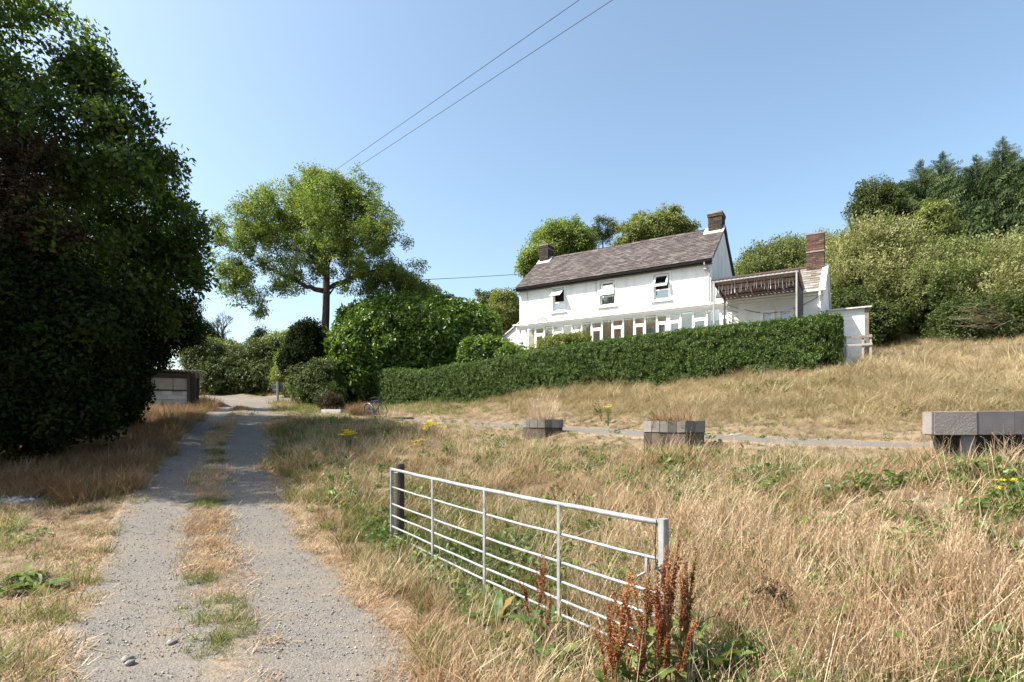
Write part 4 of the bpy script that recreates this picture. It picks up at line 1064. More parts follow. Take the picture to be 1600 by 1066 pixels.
# clipped hedge along the front garden
def hedge_top(px):
    xs = [560, 575, 582, 600, 630, 655, 690, 735, 790, 840, 900, 960, 1030, 1100, 1200, 1280, 1318, 1330]
    ys = [606, 590, 581, 575, 576, 579, 570, 566, 555, 546, 536, 527, 518, 509, 499, 490, 486, 490]
    return np.interp(px, xs, ys)
HB = np.array([6.27, 20.7])
ht = np.linspace(-16.65, 5.02, 120)
hxy = HB + HXd * ht[:, None]
hpx = CX + F * hxy[:, 0] / hxy[:, 1]
htop = (HY - hedge_top(hpx)) / F * hxy[:, 1] - .16
hbase = zt(hxy[:, 0], hxy[:, 1])
hedge = thing('clipped_hedge', 'long neatly clipped dark green hedge running up the bank in front of the white house', 'hedge', (HB[0], HB[1], zt1(*HB)), 0)
hb0 = np.array([HB[0], HB[1], zt1(*HB)])
HW = 1.35
def hedge_pt(i, v):
    """section of the hedge: v 0..1 goes up the front, over the top and down the back"""
    i = np.asarray(i); v = np.asarray(v)
    top = np.interp(i, np.arange(len(ht)), htop); bs = np.interp(i, np.arange(len(ht)), hbase) - .05
    x = np.interp(i, np.arange(len(ht)), hxy[:, 0]); y = np.interp(i, np.arange(len(ht)), hxy[:, 1])
    h = top - bs
    e = np.minimum(1, np.minimum(i, len(ht) - 1 - i) / 3.0)        # rounded ends
    per = 2 * h + HW; s = v * per
    front = s < h; topm = (s >= h) & (s < h + HW)
    off = np.where(front, 0, np.where(topm, s - h, HW)); z = np.where(front, s, np.where(topm, h, per - s))
    # round the shoulders
    sh = .22
    k = np.clip((z - (h - sh)) / sh, 0, 1); inset = sh * (1 - np.sqrt(np.clip(1 - k * k * .96, 0, 1)))
    off = np.where(front, inset, np.where(topm, np.clip(off, .0, HW), HW - inset))
    dd = np.where(topm, np.minimum(off, HW - off), 9); z = z - np.where(topm, .1 * np.clip(1 - dd / .22, 0, 1) ** 2, 0)
    lump = .06 * wob(x * 1.0 + z, y - z * .7, 1.9, 2) + .03 * wob(x, z * 2 + y, 5.3, 7)
    nx, ny = HYd
    off2 = HW / 2 + (off - HW / 2) * (.55 + .45 * np.sqrt(e)) - np.where(front, lump, 0)
    nrm = np.stack([np.where(front, -nx, np.where(topm, 0, nx)), np.where(front, -ny, np.where(topm, 0, ny)), np.where(topm, 1.0, .15)], -1)
    endv = np.where(i < 3, -1.0, np.where(i > len(ht) - 4, 1.0, 0))[:, None] * np.array([HXd[0], HXd[1], 0]) if i.ndim == 1 else 0
    return np.stack([x + nx * off2, y + ny * off2, bs + z], -1), nrm + endv * (1 - e)[..., None] * 1.5
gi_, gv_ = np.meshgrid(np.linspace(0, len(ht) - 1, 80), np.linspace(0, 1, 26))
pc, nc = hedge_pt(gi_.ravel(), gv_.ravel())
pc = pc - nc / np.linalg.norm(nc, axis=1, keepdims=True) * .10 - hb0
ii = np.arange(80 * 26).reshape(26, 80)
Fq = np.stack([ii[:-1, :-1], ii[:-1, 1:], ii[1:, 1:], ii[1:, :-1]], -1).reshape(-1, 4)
link_mesh('stems', np_mesh('stems', pc, Fq, M_INNER), hedge)  # added dark core inside the hedge that blocks light
n_ = 26000
fi = rng.uniform(0, 1, n_); fv = np.where(rng.random(n_) < .84, rng.uniform(0, .62, n_), rng.uniform(.62, 1, n_))
pp, nn = hedge_pt(fi ** .92 * (len(ht) - 1), fv)
gap = wob(pp[:, 0] * 1.4, pp[:, 2] * 2.2 + pp[:, 1], 1.6, 9)      # thin, gappy growth near the foot
hh = pp[:, 2] - np.interp(pp[:, 0], hxy[:, 0], hbase)
ok = ~((hh < .55) & (gap > .05) & (rng.random(n_) < .75))
pp, nn = pp[ok], nn[ok]
pp = pp + rng.normal(0, .025, pp.shape)
ee = np.array([np.linspace(0, 1, 1)])
# the two end faces
k = 1500
for s_, i0 in ((-1, 0), (1, len(ht) - 1)):
    hgt = htop[i0] - hbase[i0]
    o_ = rng.uniform(.22, HW - .22, k); z_ = rng.uniform(0, hgt, k)
    q = np.stack([hxy[i0, 0] + HYd[0] * o_ + s_ * HXd[0] * .03, hxy[i0, 1] + HYd[1] * o_ + s_ * HXd[1] * .03, hbase[i0] + z_], -1)
    pp = np.concatenate([pp, q]); nn = np.concatenate([nn, np.tile([s_ * HXd[0], s_ * HXd[1], .2], (k, 1))])
nn = nn + rng.normal(0, .5, nn.shape) + np.array([0, 0, .25])
k = 420; qi = rng.uniform(0, 1, k) * (len(ht) - 1); qp, qn = hedge_pt(qi, rng.uniform(.30, .62, k)); stray_p = qp + np.array([0, 0, -.02]); stray_n = np.c_[rng.normal(0, .35, (k, 2)), np.ones(k)]
scatter('foliage', np.concatenate([pp, stray_p]) - hb0, dir_rot(np.concatenate([nn, stray_n])), np.r_[rng.uniform(.6, 1.05, len(pp)), rng.uniform(.9, 1.7, k)], SP_HEDGE[0], SP_HEDGE[1], hedge)

# shrubs round the foot of the ash
face_shrub('evergreen_shrub', 'dark ivy clad shrub standing against the ash trunk', 'shrub', [lobe(477, 538, 18, 31, 1.3), lobe(470, 562, 22, 30.5), lobe(490, 584, 22, 30.5), lobe(482, 518, 10, 31)], 2200, SP_DARK, .9, core=.55)
face_shrub('broom_bush', 'untidy olive bush below the ash trunk left of the tall laurel', 'bush', [lobe(497, 605, 28, 29, 1.2), lobe(478, 598, 22, 29.5), lobe(515, 625, 18, 28), lobe(505, 588, 20, 29)], 1700, SP_BUSH, .75, core=.55)
face_shrub('yellow_shrub', 'yellowish green shrub at the right end of the far bank behind the sign', 'shrub', [lobe(466, 570, 26, 34, 1.1), lobe(455, 592, 22, 33.5), lobe(472, 600, 20, 33)], 1500, SP_LIGHT, .8, core=.6)
face_shrub('juniper', 'rusty brown low conifer bush behind the first wooden trough', 'bush', [lobe(517, 632, 13, 26.6, 1.0), lobe(526, 637, 9, 26.6)], 600, SP_BROWN, .5, core=.6)

# bank of bushes behind the bend
LAB = ['dark bramble covered bush on the far bank just right of the block shed', 'bright green bush at the left of the far bank, tops above the shed', 'rounded olive bush in the middle of the far bank', 'broad olive bush in the far bank above the bare foot of the hedge', 'big rounded bush at the right of the far bank, left of the sign', 'pale topped bush on the skyline left of the ash trunk']
SPEC = [([(325, 585, 28, 38), (345, 595, 26, 37.5), (318, 560, 24, 38)], SP_BUSH), ([(330, 562, 22, 40), (352, 565, 24, 40), (312, 548, 16, 40)], SP_LIGHT), ([(372, 580, 30, 38.5), (385, 595, 22, 37.5), (360, 595, 22, 37.6)], SP_BUSH), ([(410, 572, 32, 38.5), (400, 596, 24, 37.5), (425, 590, 26, 37.5)], SP_BUSH), ([(448, 565, 34, 38), (455, 590, 30, 37), (438, 596, 22, 37)], SP_BUSH), ([(462, 545, 20, 41), (440, 548, 20, 41), (415, 556, 20, 41)], SP_LIGHT)]
for lb, (ls, sp) in zip(LAB, SPEC):
    face_shrub('bank_bush', lb, 'bush', [lobe(a, b_, c, d) for a, b_, c, d in ls], 1700, sp, 1.05, core=.55, group='bushes on the far bank')
tree('far_tree', 'small leafy tree on the skyline above the far bank', 'tree', gp((410 - CX) / F * 55, 55), P(410, 535, 55), .12, [lobe(408, 533, 13, 55), lobe(420, 540, 9, 55), lobe(398, 542, 8, 55)], 500, SP_DARK, 1.2, .5)
tree('far_tree', 'thin leafed tree on the skyline just right of the dark oak', 'tree', gp((318 - CX) / F * 52, 52), P(318, 525, 52), .14, [lobe(318, 522, 18, 52, .8), lobe(330, 532, 12, 52), lobe(306, 530, 14, 52)], 600, SP_DARK, 1.0, .6)
bt = thing('bare_tree', 'bare ivy trunked tree with fine leafless twigs on the skyline right of the dark oak', 'tree', gp((350 - CX) / F * 55, 55))
mb = MB(); b0 = Vector(bt.location)
def twig(p, d, l, r, n):
    e = p + d * l; mb.tube([p, p.lerp(e, .5) + Vector((random.uniform(-1, 1), random.uniform(-1, 1), 0)) * l * .06, e], [r, r * .8, r * .55], 5, cap=False)
    if n == 0: return
    for _ in range(3 if n > 1 else 4):
        twig(e if random.random() < .6 else p.lerp(e, .7), (d + Vector((random.uniform(-1, 1), random.uniform(-1, 1), random.uniform(-.1, .7))) * .75).normalized(), l * random.uniform(.55, .8), r * .55, n - 1)
H_ = (P(350, 538, 55) - b0).z
mb.tube([(0, 0, -.2), (0, 0, H_)], [.28, .2], 8)
for _ in range(5): twig(Vector((0, 0, H_ - random.uniform(0, .6))), Vector((random.uniform(-.6, .6), random.uniform(-.6, .6), 1)).normalized(), 1.2, .11, 4)
mb.build('trunk', M_BARKG, bt)
pv = rng.normal(0, .28, (260, 3)) + np.stack([np.zeros(260), np.zeros(260), rng.uniform(.5, H_ + 1.2, 260)], 1) * np.array([1, 1, 1])
scatter('ivy', pv, dir_rot(rv(260)), rng.uniform(.5, .9, 260), SP_DARK[0], SP_DARK[1], bt)

# trees behind the house
tree('sycamore_tree', 'leafy tree rising behind the left chimney of the house', 'tree', gp((880 - CX) / F * 44, 44), P(880, 420, 44), .25,
     [lobe(868, 378, 26, 44), lobe(895, 372, 22, 44), lobe(845, 405, 20, 43), lobe(835, 425, 14, 43), lobe(905, 392, 18, 44.5), lobe(870, 405, 26, 44), lobe(890, 400, 24, 44)], 2400, SP_ASH, 1.15, .42)
tree('eucalyptus_tree', 'slender tree with a small open tuft of leaves above the middle of the house roof', 'tree', gp((942 - CX) / F * 46, 46), P(943, 375, 46), .13,
     [lobe(935, 360, 12, 46, .9), lobe(950, 357, 11, 46, .9), lobe(943, 372, 9, 46), lobe(921, 376, 9, 46)], 330, SP_BUSH, .9, .5, keep=1.0)
tree('maple_tree', 'pale green maple with bunched leaves above the right half of the house roof', 'tree', gp((1030 - CX) / F * 44, 44), P(1030, 385, 44), .24,
     [lobe(1000, 362, 22, 44), lobe(1025, 365, 24, 44), lobe(1048, 352, 20, 44), lobe(1065, 362, 16, 44), lobe(982, 376, 13, 44), lobe(1035, 350, 16, 44), lobe(1040, 372, 22, 44)], 2000, SP_LIGHT, 1.15, .4)
tree('birch_tree', 'light green leafy tree just left of the white house', 'tree', gp((790 - CX) / F * 38, 38), P(790, 490, 38), .14,
     [lobe(790, 470, 17, 38), lobe(785, 490, 20, 38), lobe(800, 488, 14, 38), lobe(795, 505, 18, 38)], 1100, SP_LIGHT, .95, .42)
tree('far_tree', 'grey green tree half hidden between the tall laurel and the light green tree', 'tree', gp((765 - CX) / F * 46, 46), P(765, 480, 46), .14,
     [lobe(762, 475, 16, 46), lobe(772, 490, 18, 46), lobe(755, 490, 14, 46)], 700, SP_BUSH, 1.0, .42)
tree('far_tree', 'low grey green tree on the skyline right of the ash crown', 'tree', gp((660 - CX) / F * 48, 48), P(660, 470, 48), .14,
     [lobe(650, 460, 18, 48), lobe(672, 465, 14, 48), lobe(635, 470, 18, 48)], 700, SP_BUSH, 1.0, .42)

# willow scrub and spruces up the hill on the right
WS = [
    ('rounded grey green willow bush behind the wing roof, left of the red brick chimney', [(1195, 408, 36, 33), (1235, 398, 34, 33), (1175, 420, 26, 33), (1230, 430, 40, 33)]),
    ('willow bush directly behind the red brick chimney', [(1275, 395, 36, 34), (1300, 410, 40, 33), (1265, 430, 40, 33)]),
    ('tallest willow bush with pale upright shoots right of the red brick chimney', [(1345, 395, 50, 31), (1385, 385, 42, 31), (1330, 440, 50, 30), (1395, 430, 52, 30.5)]),
    ('willow bush overhanging the white boarded shed', [(1325, 480, 38, 28), (1355, 490, 36, 27.5), (1372, 492, 28, 27)]),
    ('wide willow bush in the middle of the hillside scrub', [(1440, 420, 48, 30), (1480, 412, 44, 30), (1430, 448, 44, 28.5), (1485, 446, 46, 28.5)]),
    ('willow bush at the right edge with pale tops under the spruces', [(1530, 425, 48, 29), (1575, 415, 46, 29), (1540, 470, 52, 28), (1595, 465, 50, 28), (1630, 430, 60, 29)]),
]
for k, (lb, ls) in enumerate(WS):
    face_shrub('willow_bush', lb, 'bush', [lobe(a, b_ + 20, c * .94, d, 1.0, 1.0) for a, b_, c, d in ls], (2300, 2300, 2500, 2600, 2300, 2700)[k], (SP_WGREEN, SP_SALLOW, SP_SALLOW, SP_BUSH, SP_WGREEN, SP_SALLOW)[k], (1.0, .95, 1.2, .9, 1.0, 1.15)[k], core=.5, upbias=1.0, group='willow scrub on the hillside', lumpy=.55)
for lb, ls, n_s in (('bush with shade painted into its dark leaves at the foot of the willow scrub', [(1415, 520, 36, 31), (1455, 515, 36, 31), (1400, 540, 24, 30)], 2000),
               ('bush with pale arching dry stems at the right of the hillside scrub', [(1510, 515, 42, 26), (1555, 520, 44, 26), (1600, 515, 46, 26), (1650, 520, 50, 26)], 3000)):
    bb = face_shrub('bramble_bush', lb, 'bush', [lobe(a, b_, c, d) for a, b_, c, d in ls], n_s, SP_DARK if 'shade' in lb else SP_BUSH, .85, core=.55)  # shade below the willows put into the foot bush by its dark leaf colour
    
    if 'arching' in lb:
        ds = MB(); b0 = Vector(bb.location)
        for k in range(60):
            a = P(random.uniform(1560, 1620), random.uniform(500, 530), 25.2 + random.uniform(-.5, .5)) - b0; e = P(random.uniform(1475, 1560), random.uniform(470, 515), 24.4 + random.uniform(-.4, .4)) - b0
            m_ = a.lerp(e, .5) + Vector((0, 0, random.uniform(.0, .35))); ds.tube([a, a.lerp(m_, .6) + Vector((0, 0, .06)), m_, e.lerp(m_, .4) + Vector((0, 0, .03)), e], [.012, .011, .01, .007, .004], 4, cap=False)
        o = ds.build('dry_stems', plain('dry_stem', (.26, .2, .14), .9, scale=10), bb); o['kind'] = 'stuff'
def spruce_branch(name, mat):
    V, Fs = [], []
    def addl(b, d, n, l, w): 
        k = len(V); v = leaves_np(np.array([b]), np.array([d]), np.array([n]), np.array([l]), np.array([w]), .1, .1)
        V.extend(v.tolist()); Fs.extend([[k, k + 1, k + 2], [k, k + 2, k + 3]])
    for i in range(26):
        t = (i + 1) / 26; s = 1 if i % 2 else -1
        b = (0, 0, t * .95); sp_ = .27 * (1 - t * .8)
        for q in range(3):
            addl((s * sp_ * q / 3, -.06 * q / 3 - .04 * t, t * .95 + sp_ * .5 * q / 3), (s * .8 + rng.normal(0, .25), -.15 + rng.normal(0, .25), .6), (rng.normal(0, .4), 1, rng.normal(0, .4)), sp_ * .5 + .05, .02)
    return hidden(name, np_mesh(name, np.array(V), np.array(Fs), mat))
SP_SPR = ('spruce', [spruce_branch(f'spruce_sprig_{i}', ML_SPRUCE) for i in range(3)])
SPR = [(1398, 288, 40, 22, 'spruce at the left end of the row with a thin pale leader'), (1438, 248, 41, 24, 'second spruce from the left in the row above the scrub'), (1472, 235, 42, 26, 'third spruce from the left, with a forked top'), (1526, 240, 42, 26, 'spruce just left of the tallest one'), (1566, 212, 42, 30, 'tallest spruce, its spire near the right edge of the picture'), (1604, 240, 41, 27, 'spruce cut by the right edge of the picture'), (1500, 290, 43, 26, 'shorter spruce standing behind the gap in the middle of the row')]
for (px, py, Y, w_, lb) in SPR:
    tp = P(px, py, Y); b0 = Vector(gp(tp.x, tp.y)); H = tp.z - b0.z
    t = thing('spruce_tree', lb, 'tree', b0, 0, 'spruces on the hill')
    mb = MB(); mb.tube([(0, 0, -.2), (0, 0, H * .6), (0, 0, H)], [.22, .11, .012], 7)
    nw = 30; n = nw * 15; wl = np.repeat(np.arange(nw), 15)
    f = (wl / nw) ** 1.0 * .95 + rng.uniform(0, .03, n); hh = H * (1 - f) - .12
    rad = (4.3 * f ** .85 + .08) * np.clip(rng.normal(1, .2, n), .5, 1.45); a = rng.uniform(0, 2 * PI, n)
    pts = np.stack([np.cos(a) * rad * .08, np.sin(a) * rad * .08, hh], 1)
    d = np.stack([np.cos(a), np.sin(a), np.where(f < .06, 1.4, .36 - .3 * f) + rng.normal(0, .12, n)], 1)
    mb.build('trunk', M_BARK, t)
    scatter('branches', pts, dir_rot(d, .5), rad, SP_SPR[0], SP_SPR[1], t)
tree('rowan_tree', 'darker open broadleaf tree at the left end of the spruce row', 'tree', gp((1370 - CX) / F * 38, 38), P(1372, 330, 38), .16, [lobe(1360, 310, 24, 38), lobe(1345, 325, 16, 38), lobe(1385, 305, 24, 38), lobe(1375, 330, 26, 38), lobe(1395, 340, 24, 38)], 1100, SP_BUSH, 1.0, .3, hollow=.2, stray=.3, m=16)
tree('young_ash', 'bright green young tree in front of the spruces above the scrub', 'tree', gp((1455 - CX) / F * 36, 36), P(1455, 365, 36), .12, [lobe(1455, 345, 24, 36), lobe(1445, 365, 24, 36), lobe(1468, 362, 22, 36)], 900, SP_LIGHT, .95, .42)
# ---------------------------------------------------------------- grass
def blades(name, mat, n, r, h0, h1, lean=.35, w=.006, seg=3, seeds=False, curl=.4):
    V, Fs = [], []
    for _ in range(n):
        a = rng.uniform(0, 2 * PI); q = r * math.sqrt(rng.uniform(0, 1))
        p = np.array([math.cos(a) * q, math.sin(a) * q, -.02]); h = rng.uniform(h0, h1)
        b = rng.uniform(0, 2 * PI); ln = abs(rng.normal(0, lean)); d = np.array([math.cos(b) * ln, math.sin(b) * ln, 1.0]); d /= np.linalg.norm(d)
        bend = np.array([math.cos(b), math.sin(b), -.35]) * curl * rng.uniform(.2, 1.2)
        s = np.array([-math.sin(b + .6), math.cos(b + .6), 0]); ww = w * rng.uniform(.6, 1.4); k = len(V)
        for i in range(seg + 1):
            t = i / seg; c = p + d * h * t + bend * h * t * t * .6
            if i == seg: V.append(c)
            else: V += [c - s * ww * (1 - .55 * t), c + s * ww * (1 - .55 * t)]
        for i in range(seg - 1): Fs += [[k + 2 * i, k + 2 * i + 1, k + 2 * i + 3], [k + 2 * i, k + 2 * i + 3, k + 2 * i + 2]]
        Fs.append([k + 2 * seg - 2, k + 2 * seg - 1, k + 2 * seg])
        if seeds and rng.random() < .75:
            tip = V[-1]; dd = (d + bend * 1.1); dd /= np.linalg.norm(dd)
            for j in range(5):
                kk = len(V); v = leaves_np(np.array([tip - dd * h * .05 * j]), np.array([dd + rng.normal(0, .35, 3)]), rng.normal(size=(1, 3)), np.array([h * .06]), np.array([w * 1.1]), .2, 0)
                V += list(v); Fs += [[kk, kk + 1, kk + 2], [kk, kk + 2, kk + 3]]
    return hidden(name, np_mesh(name, np.array(V), np.array(Fs), mat))
def tufts(key, mat, k, **kw): return key, [blades(f'{key}_tuft_{i}', mat, **kw) for i in range(k)]
T_DRY = tufts('dry', ML_STRAW, 6, n=34, r=.11, h0=.10, h1=.30, lean=.75, w=.0032, curl=.8)
T_MAT = tufts('matted', ML_STRAW, 5, n=36, r=.15, h0=.08, h1=.26, lean=2.2, w=.003, curl=.7)
T_TALL = tufts('tall', ML_STRAW, 5, n=18, r=.12, h0=.30, h1=.60, lean=.25, w=.0024, seeds=True, curl=.3)
T_GOLD = tufts('gold', ML_GOLD, 5, n=36, r=.16, h0=.22, h1=.52, lean=.6, w=.0045, curl=1.1)
T_GREEN = tufts('green', ML_GRASS, 5, n=30, r=.10, h0=.07, h1=.24, lean=.6, w=.0042, curl=.8)
T_RUST = tufts('rust', ML_RUSTG, 4, n=26, r=.12, h0=.10, h1=.34, lean=.6, w=.004, curl=.7)
T_SHORT = tufts('short', ML_STRAW, 4, n=34, r=.11, h0=.03, h1=.10, lean=1.6, w=.003, curl=.8)
W_WEED = sprigs('weed', ML_WEED, 5, n=14, length=.16, ll=.085, lw=.03, spread=1.1, droop=.3)

TG = np.array([-.86, .15, 1.0])
def spread(n, r0=1.6, r1=46, a0=-72, a1=72, pw=1.35):
    """random ground points, denser near the camera"""
    u = rng.random(n); e = 2 - pw
    r = (r0 ** e + u * (r1 ** e - r0 ** e)) ** (1 / e)
    a = np.radians(rng.uniform(a0, a1, n)); x = r * np.sin(a); y = r * np.cos(a)
    return x, y, r
hedge_line = np.c_[hxy[:, 0], hxy[:, 1], htop]
def zones(x, y):
    dd, _ = near_line(x, y, DR); td, _ = near_line(x, y, TR)
    hl = (np.c_[x, y] - HB) @ HYd; ha = (np.c_[x, y] - HB) @ HXd
    inhedge = (ha > -16.9) & (ha < 5.6) & (hl > -.02)
    house_ = (hl > 0) & (ha > -18) & (ha < 5.6)
    return dd, td, hl, ha, inhedge | house_
def near_path(x, y):                                # trodden short beside the side path and along the lip
    td = np.abs(near_line(x, y, TR)[0]); q = .32 + .68 * sstep(1.3, 3.7, td)
    for (cx_, cy_, rx_, ry_, k_) in ((6.0, 6.3, 1.6, 1.1, .95), (.83, 14.0, .9, .9, 1.25), (3.12, 10.2, 1.0, .9, 1.5)):
        e = ((x - cx_) / rx_) ** 2 + ((y - cy_) / ry_) ** 2; q = q * np.where(e < 1, k_, 1)
    return q
def lay(name, x, y, r, T, s0, s1, far=0.0, tilt=.15):
    if len(x) == 0: return
    z = zt(x, y) - .005
    rot = np.stack([rng.normal(0, tilt, len(x)), rng.normal(0, tilt, len(x)), rng.uniform(0, 2 * PI, len(x))], 1)
    s = rng.uniform(s0, s1, len(x)) * (1 + far * np.clip(r - 6, 0, 30) / 10) * (1 + .28 * wob(x, y, 1.4, 21)) * near_path(x, y)
    scatter(name, np.stack([x, y, z], 1), rot, np.stack([s * (1 + .3 * far * np.clip(r - 6, 0, 20) / 10), s * (1 + .3 * far * np.clip(r - 6, 0, 20) / 10), s], 1), T[0], T[1])

# right-hand bank and terrace
x, y, r = spread(66000, a0=-38, a1=66)
dd, td, hl, ha, blocked = zones(x, y)
n1 = wob(x, y, .55, 1); n2 = wob(x, y, 1.3, 4); n3 = wob(x, y, .8, 11)
ok = (dd > 1.02 + .16 * n2) & (np.abs(td) > 1.15 + .2 * n2) & ~blocked & (x > -12)
ok &= rng.random(len(x)) < np.maximum(.32, .62 + .7 * wob(x, y, 2.6, 19))              # bare gaps
upper = (td < 0) if False else (hl > -9.5) & (ha > -10) & (y > 8)
lipd = near_line(x, y, np.array([(-8, 22.4, 0), (-4.15, 19.4, 0), (-1.9, 17.4, 0), (.8, 15.3, 0), (3.4, 11.9, 0), (5.8, 8.8, 0), (9, 6.3, 0), (14, 3, 0)], float)[np.repeat(np.arange(8), 2)] + np.tile([[0, 0, 0], [1e-3, 1e-3, 0]], (8, 1)))[0]
up = lipd < 0                                       # uphill of the side path
u = rng.random(len(x))
edge = dd < 1.42 + .22 * n2
gate_d = np.abs((x + 1.724) * .833 + (y - 7.94) * .552)
green = .24 + sstep(-.05, .6, n1 + .35 * n3) * .45 + .35 * np.exp(-(gate_d / .55) ** 2) * (y < 8.5)
green = np.where(up, green * .25, green)
green = np.where((x < -2.8) & (y > 9) & ~up, green + .12, green)
green = np.where(up & (ha < -8.5), green + .5, green)
g_ = ok & (u < green) & ~edge
lay('green_grass', x[g_], y[g_], r[g_], T_GREEN, .8, 1.5, .25)
u2 = rng.random(len(x)); rest = ok & ~g_ & ~edge
k = rest & ~up & (u2 < .12 + .30 * sstep(.1, .7, n3)) & (np.hypot(x, y) > 3.4) & (dd > 2.2); lay('tall_dry_grass', x[k], y[k], r[k], T_TALL, .55, 1.15, .1)
k2 = rest & ~k & ~up & (u2 < .40) & (n2 > .3); lay('rusty_grass', x[k2], y[k2], r[k2], T_RUST, .7, 1.2, .2)
k3 = rest & ~k & ~k2 & ~up; h3 = rng.random(len(x)) < .5 + .9 * wob(x, y, 1.2, 16)      # upright swathes and flattened ones
lay('dry_grass', x[k3 & h3], y[k3 & h3], r[k3 & h3], T_DRY, .8, 1.6, .15)
lay('matted_straw', x[k3 & ~h3], y[k3 & ~h3], r[k3 & ~h3], T_MAT, .8, 1.4, .2)
k4 = rest & up; lay('golden_grass', x[k4], y[k4], r[k4], T_GOLD, .45, .85, .05, .3)
e_ = ok & edge; lay('verge_straw', x[e_], y[e_], r[e_], T_SHORT, .8, 1.6, .2)
# a second helping on the upper bank, which the first one thins out with distance
x, y, r = spread(30000, 7, 34, 0, 60, 1.0)
dd, td, hl, ha, blocked = zones(x, y)
lipd = near_line(x, y, np.array([(-8, 22.4, 0), (-4.15, 19.4, 0), (-1.9, 17.4, 0), (.8, 15.3, 0), (3.4, 11.9, 0), (5.8, 8.8, 0), (9, 6.3, 0), (14, 3, 0)], float)[np.repeat(np.arange(8), 2)] + np.tile([[0, 0, 0], [1e-3, 1e-3, 0]], (8, 1)))[0]
k = (lipd < 0) & ~blocked & (np.abs(td) > 1.25) & (hl < 6) & (zt(x, y) < 4.5)
dens = .55 + .45 * sstep(-.3, .6, wob(x, y, 1.1, 3)); k &= (rng.random(len(x)) < dens * .8) & (ha > -9.5 + 1.2 * wob(x, y, 1.5, 2))
lay('golden_grass', x[k], y[k], r[k], T_GOLD, .5, .9, .05, .35)
kt = k & (rng.random(len(x)) < .10 + .14 * sstep(0, .7, wob(x, y, .8, 14))); lay('tall_dry_grass', x[kt], y[kt], r[kt], T_TALL, .55, .95, .05, .3)
kq = k & (rng.random(len(x)) < .05); lay('grass_tussocks', x[kq], y[kq], r[kq], T_GOLD, .95, 1.6, .05, .35)
kg = k & (wob(x, y, .7, 18) > .3) & (rng.random(len(x)) < .3); lay('green_grass', x[kg], y[kg], r[kg], T_GREEN, .9, 1.5, .05, .3)

# left verge: short dry turf, greener away from the drive; brown litter under the trees
x, y, r = spread(42000, 2.2, 34, -78, -2, 1.3)
dd, td, hl, ha, blocked = zones(x, y)
n1 = wob(x, y, .7, 2); n2 = wob(x, y, 1.6, 6)
lf = (dd < -1.03 + .2 * n2) & (x > -26)
shade = y > 9.5 + .6 * n2
u = rng.random(len(x)); near = dd > -2.4 + .5 * n1
gr = lf & ~shade & (u < .75 * sstep(-.1, .5, n1) * (~near) + .08)
lay('green_grass', x[gr], y[gr], r[gr], T_GREEN, .6, 1.1, .2)
st = lf & ~shade & ~gr & (near) & (u < .95); lay('verge_straw', x[st], y[st], r[st], T_SHORT, .8, 1.5, .2)
dg = lf & ~shade & ~gr & ~near; lay('dry_grass', x[dg], y[dg], r[dg], T_MAT, .6, 1.1, .2)
ru = lf & shade & (u < .7); lay('rusty_grass', x[ru], y[ru], r[ru], T_RUST, .8, 1.5, .2)
sg = lf & shade & ~ru & (u < .9); lay('green_grass', x[sg], y[sg], r[sg], T_GREEN, .8, 1.5, .2)
# crown of the drive
n = 7000
i = rng.integers(0, len(DR), n); x = DR[i, 0] + rng.normal(0, .16, n); y = DR[i, 1] + rng.normal(0, .2, n)
dd, _ = near_line(x, y, DR); d0 = np.hypot(x, y)
k = (np.abs(dd) < .34) & (rng.random(n) < .8 + .5 * wob(x, y, 1.1, 8)) & (y > 1.5) & (y < 26)
gk = k & (wob(x, y, 1.7, 3) > .35)
lay('crown_grass', x[k & ~gk], y[k & ~gk], d0[k & ~gk], T_SHORT, .8, 1.9, .1); lay('green_grass', x[gk], y[gk], d0[gk], T_GREEN, .35, .8, .1)
# far verge by the sign and the foot of the far bank
x = rng.uniform(-26, -8.5, 5200); y = rng.uniform(24, 38.5, 5200); dd, td, hl, ha, blocked = zones(x, y)
k = (dd > 1.6) & (x < -9) & ~blocked & ((dd > 4.2) | (y < 30.5)); k |= (dd > 4.0) & (y > 33)
gk = wob(x, y, .6, 5) > -.2
r = np.hypot(x, y)
lay('green_grass', x[k & gk], y[k & gk], r[k & gk], T_GREEN, 1, 1.8, .05); lay('verge_straw', x[k & ~gk], y[k & ~gk], r[k & ~gk], T_DRY, .8, 1.3, .05)

# straw and weeds creeping over the side path
n = 2600; i = rng.integers(0, len(TR), n); x = TR[i, 0] + rng.normal(0, .75, n); y = TR[i, 1] + rng.normal(0, .75, n); r = np.hypot(x, y); td = np.abs(near_line(x, y, TR)[0])
k = (td < 1.5) & (wob(x, y, .9, 10) + .5 * td > .35) & (rng.random(n) < .75); lay('path_straw', x[k], y[k], r[k], T_SHORT, 1.6, 3.4, .1)
k2 = k & (rng.random(n) < .12); lay('path_weeds', x[k2], y[k2], r[k2], W_WEED, 1.2, 2.4, .0, .4)
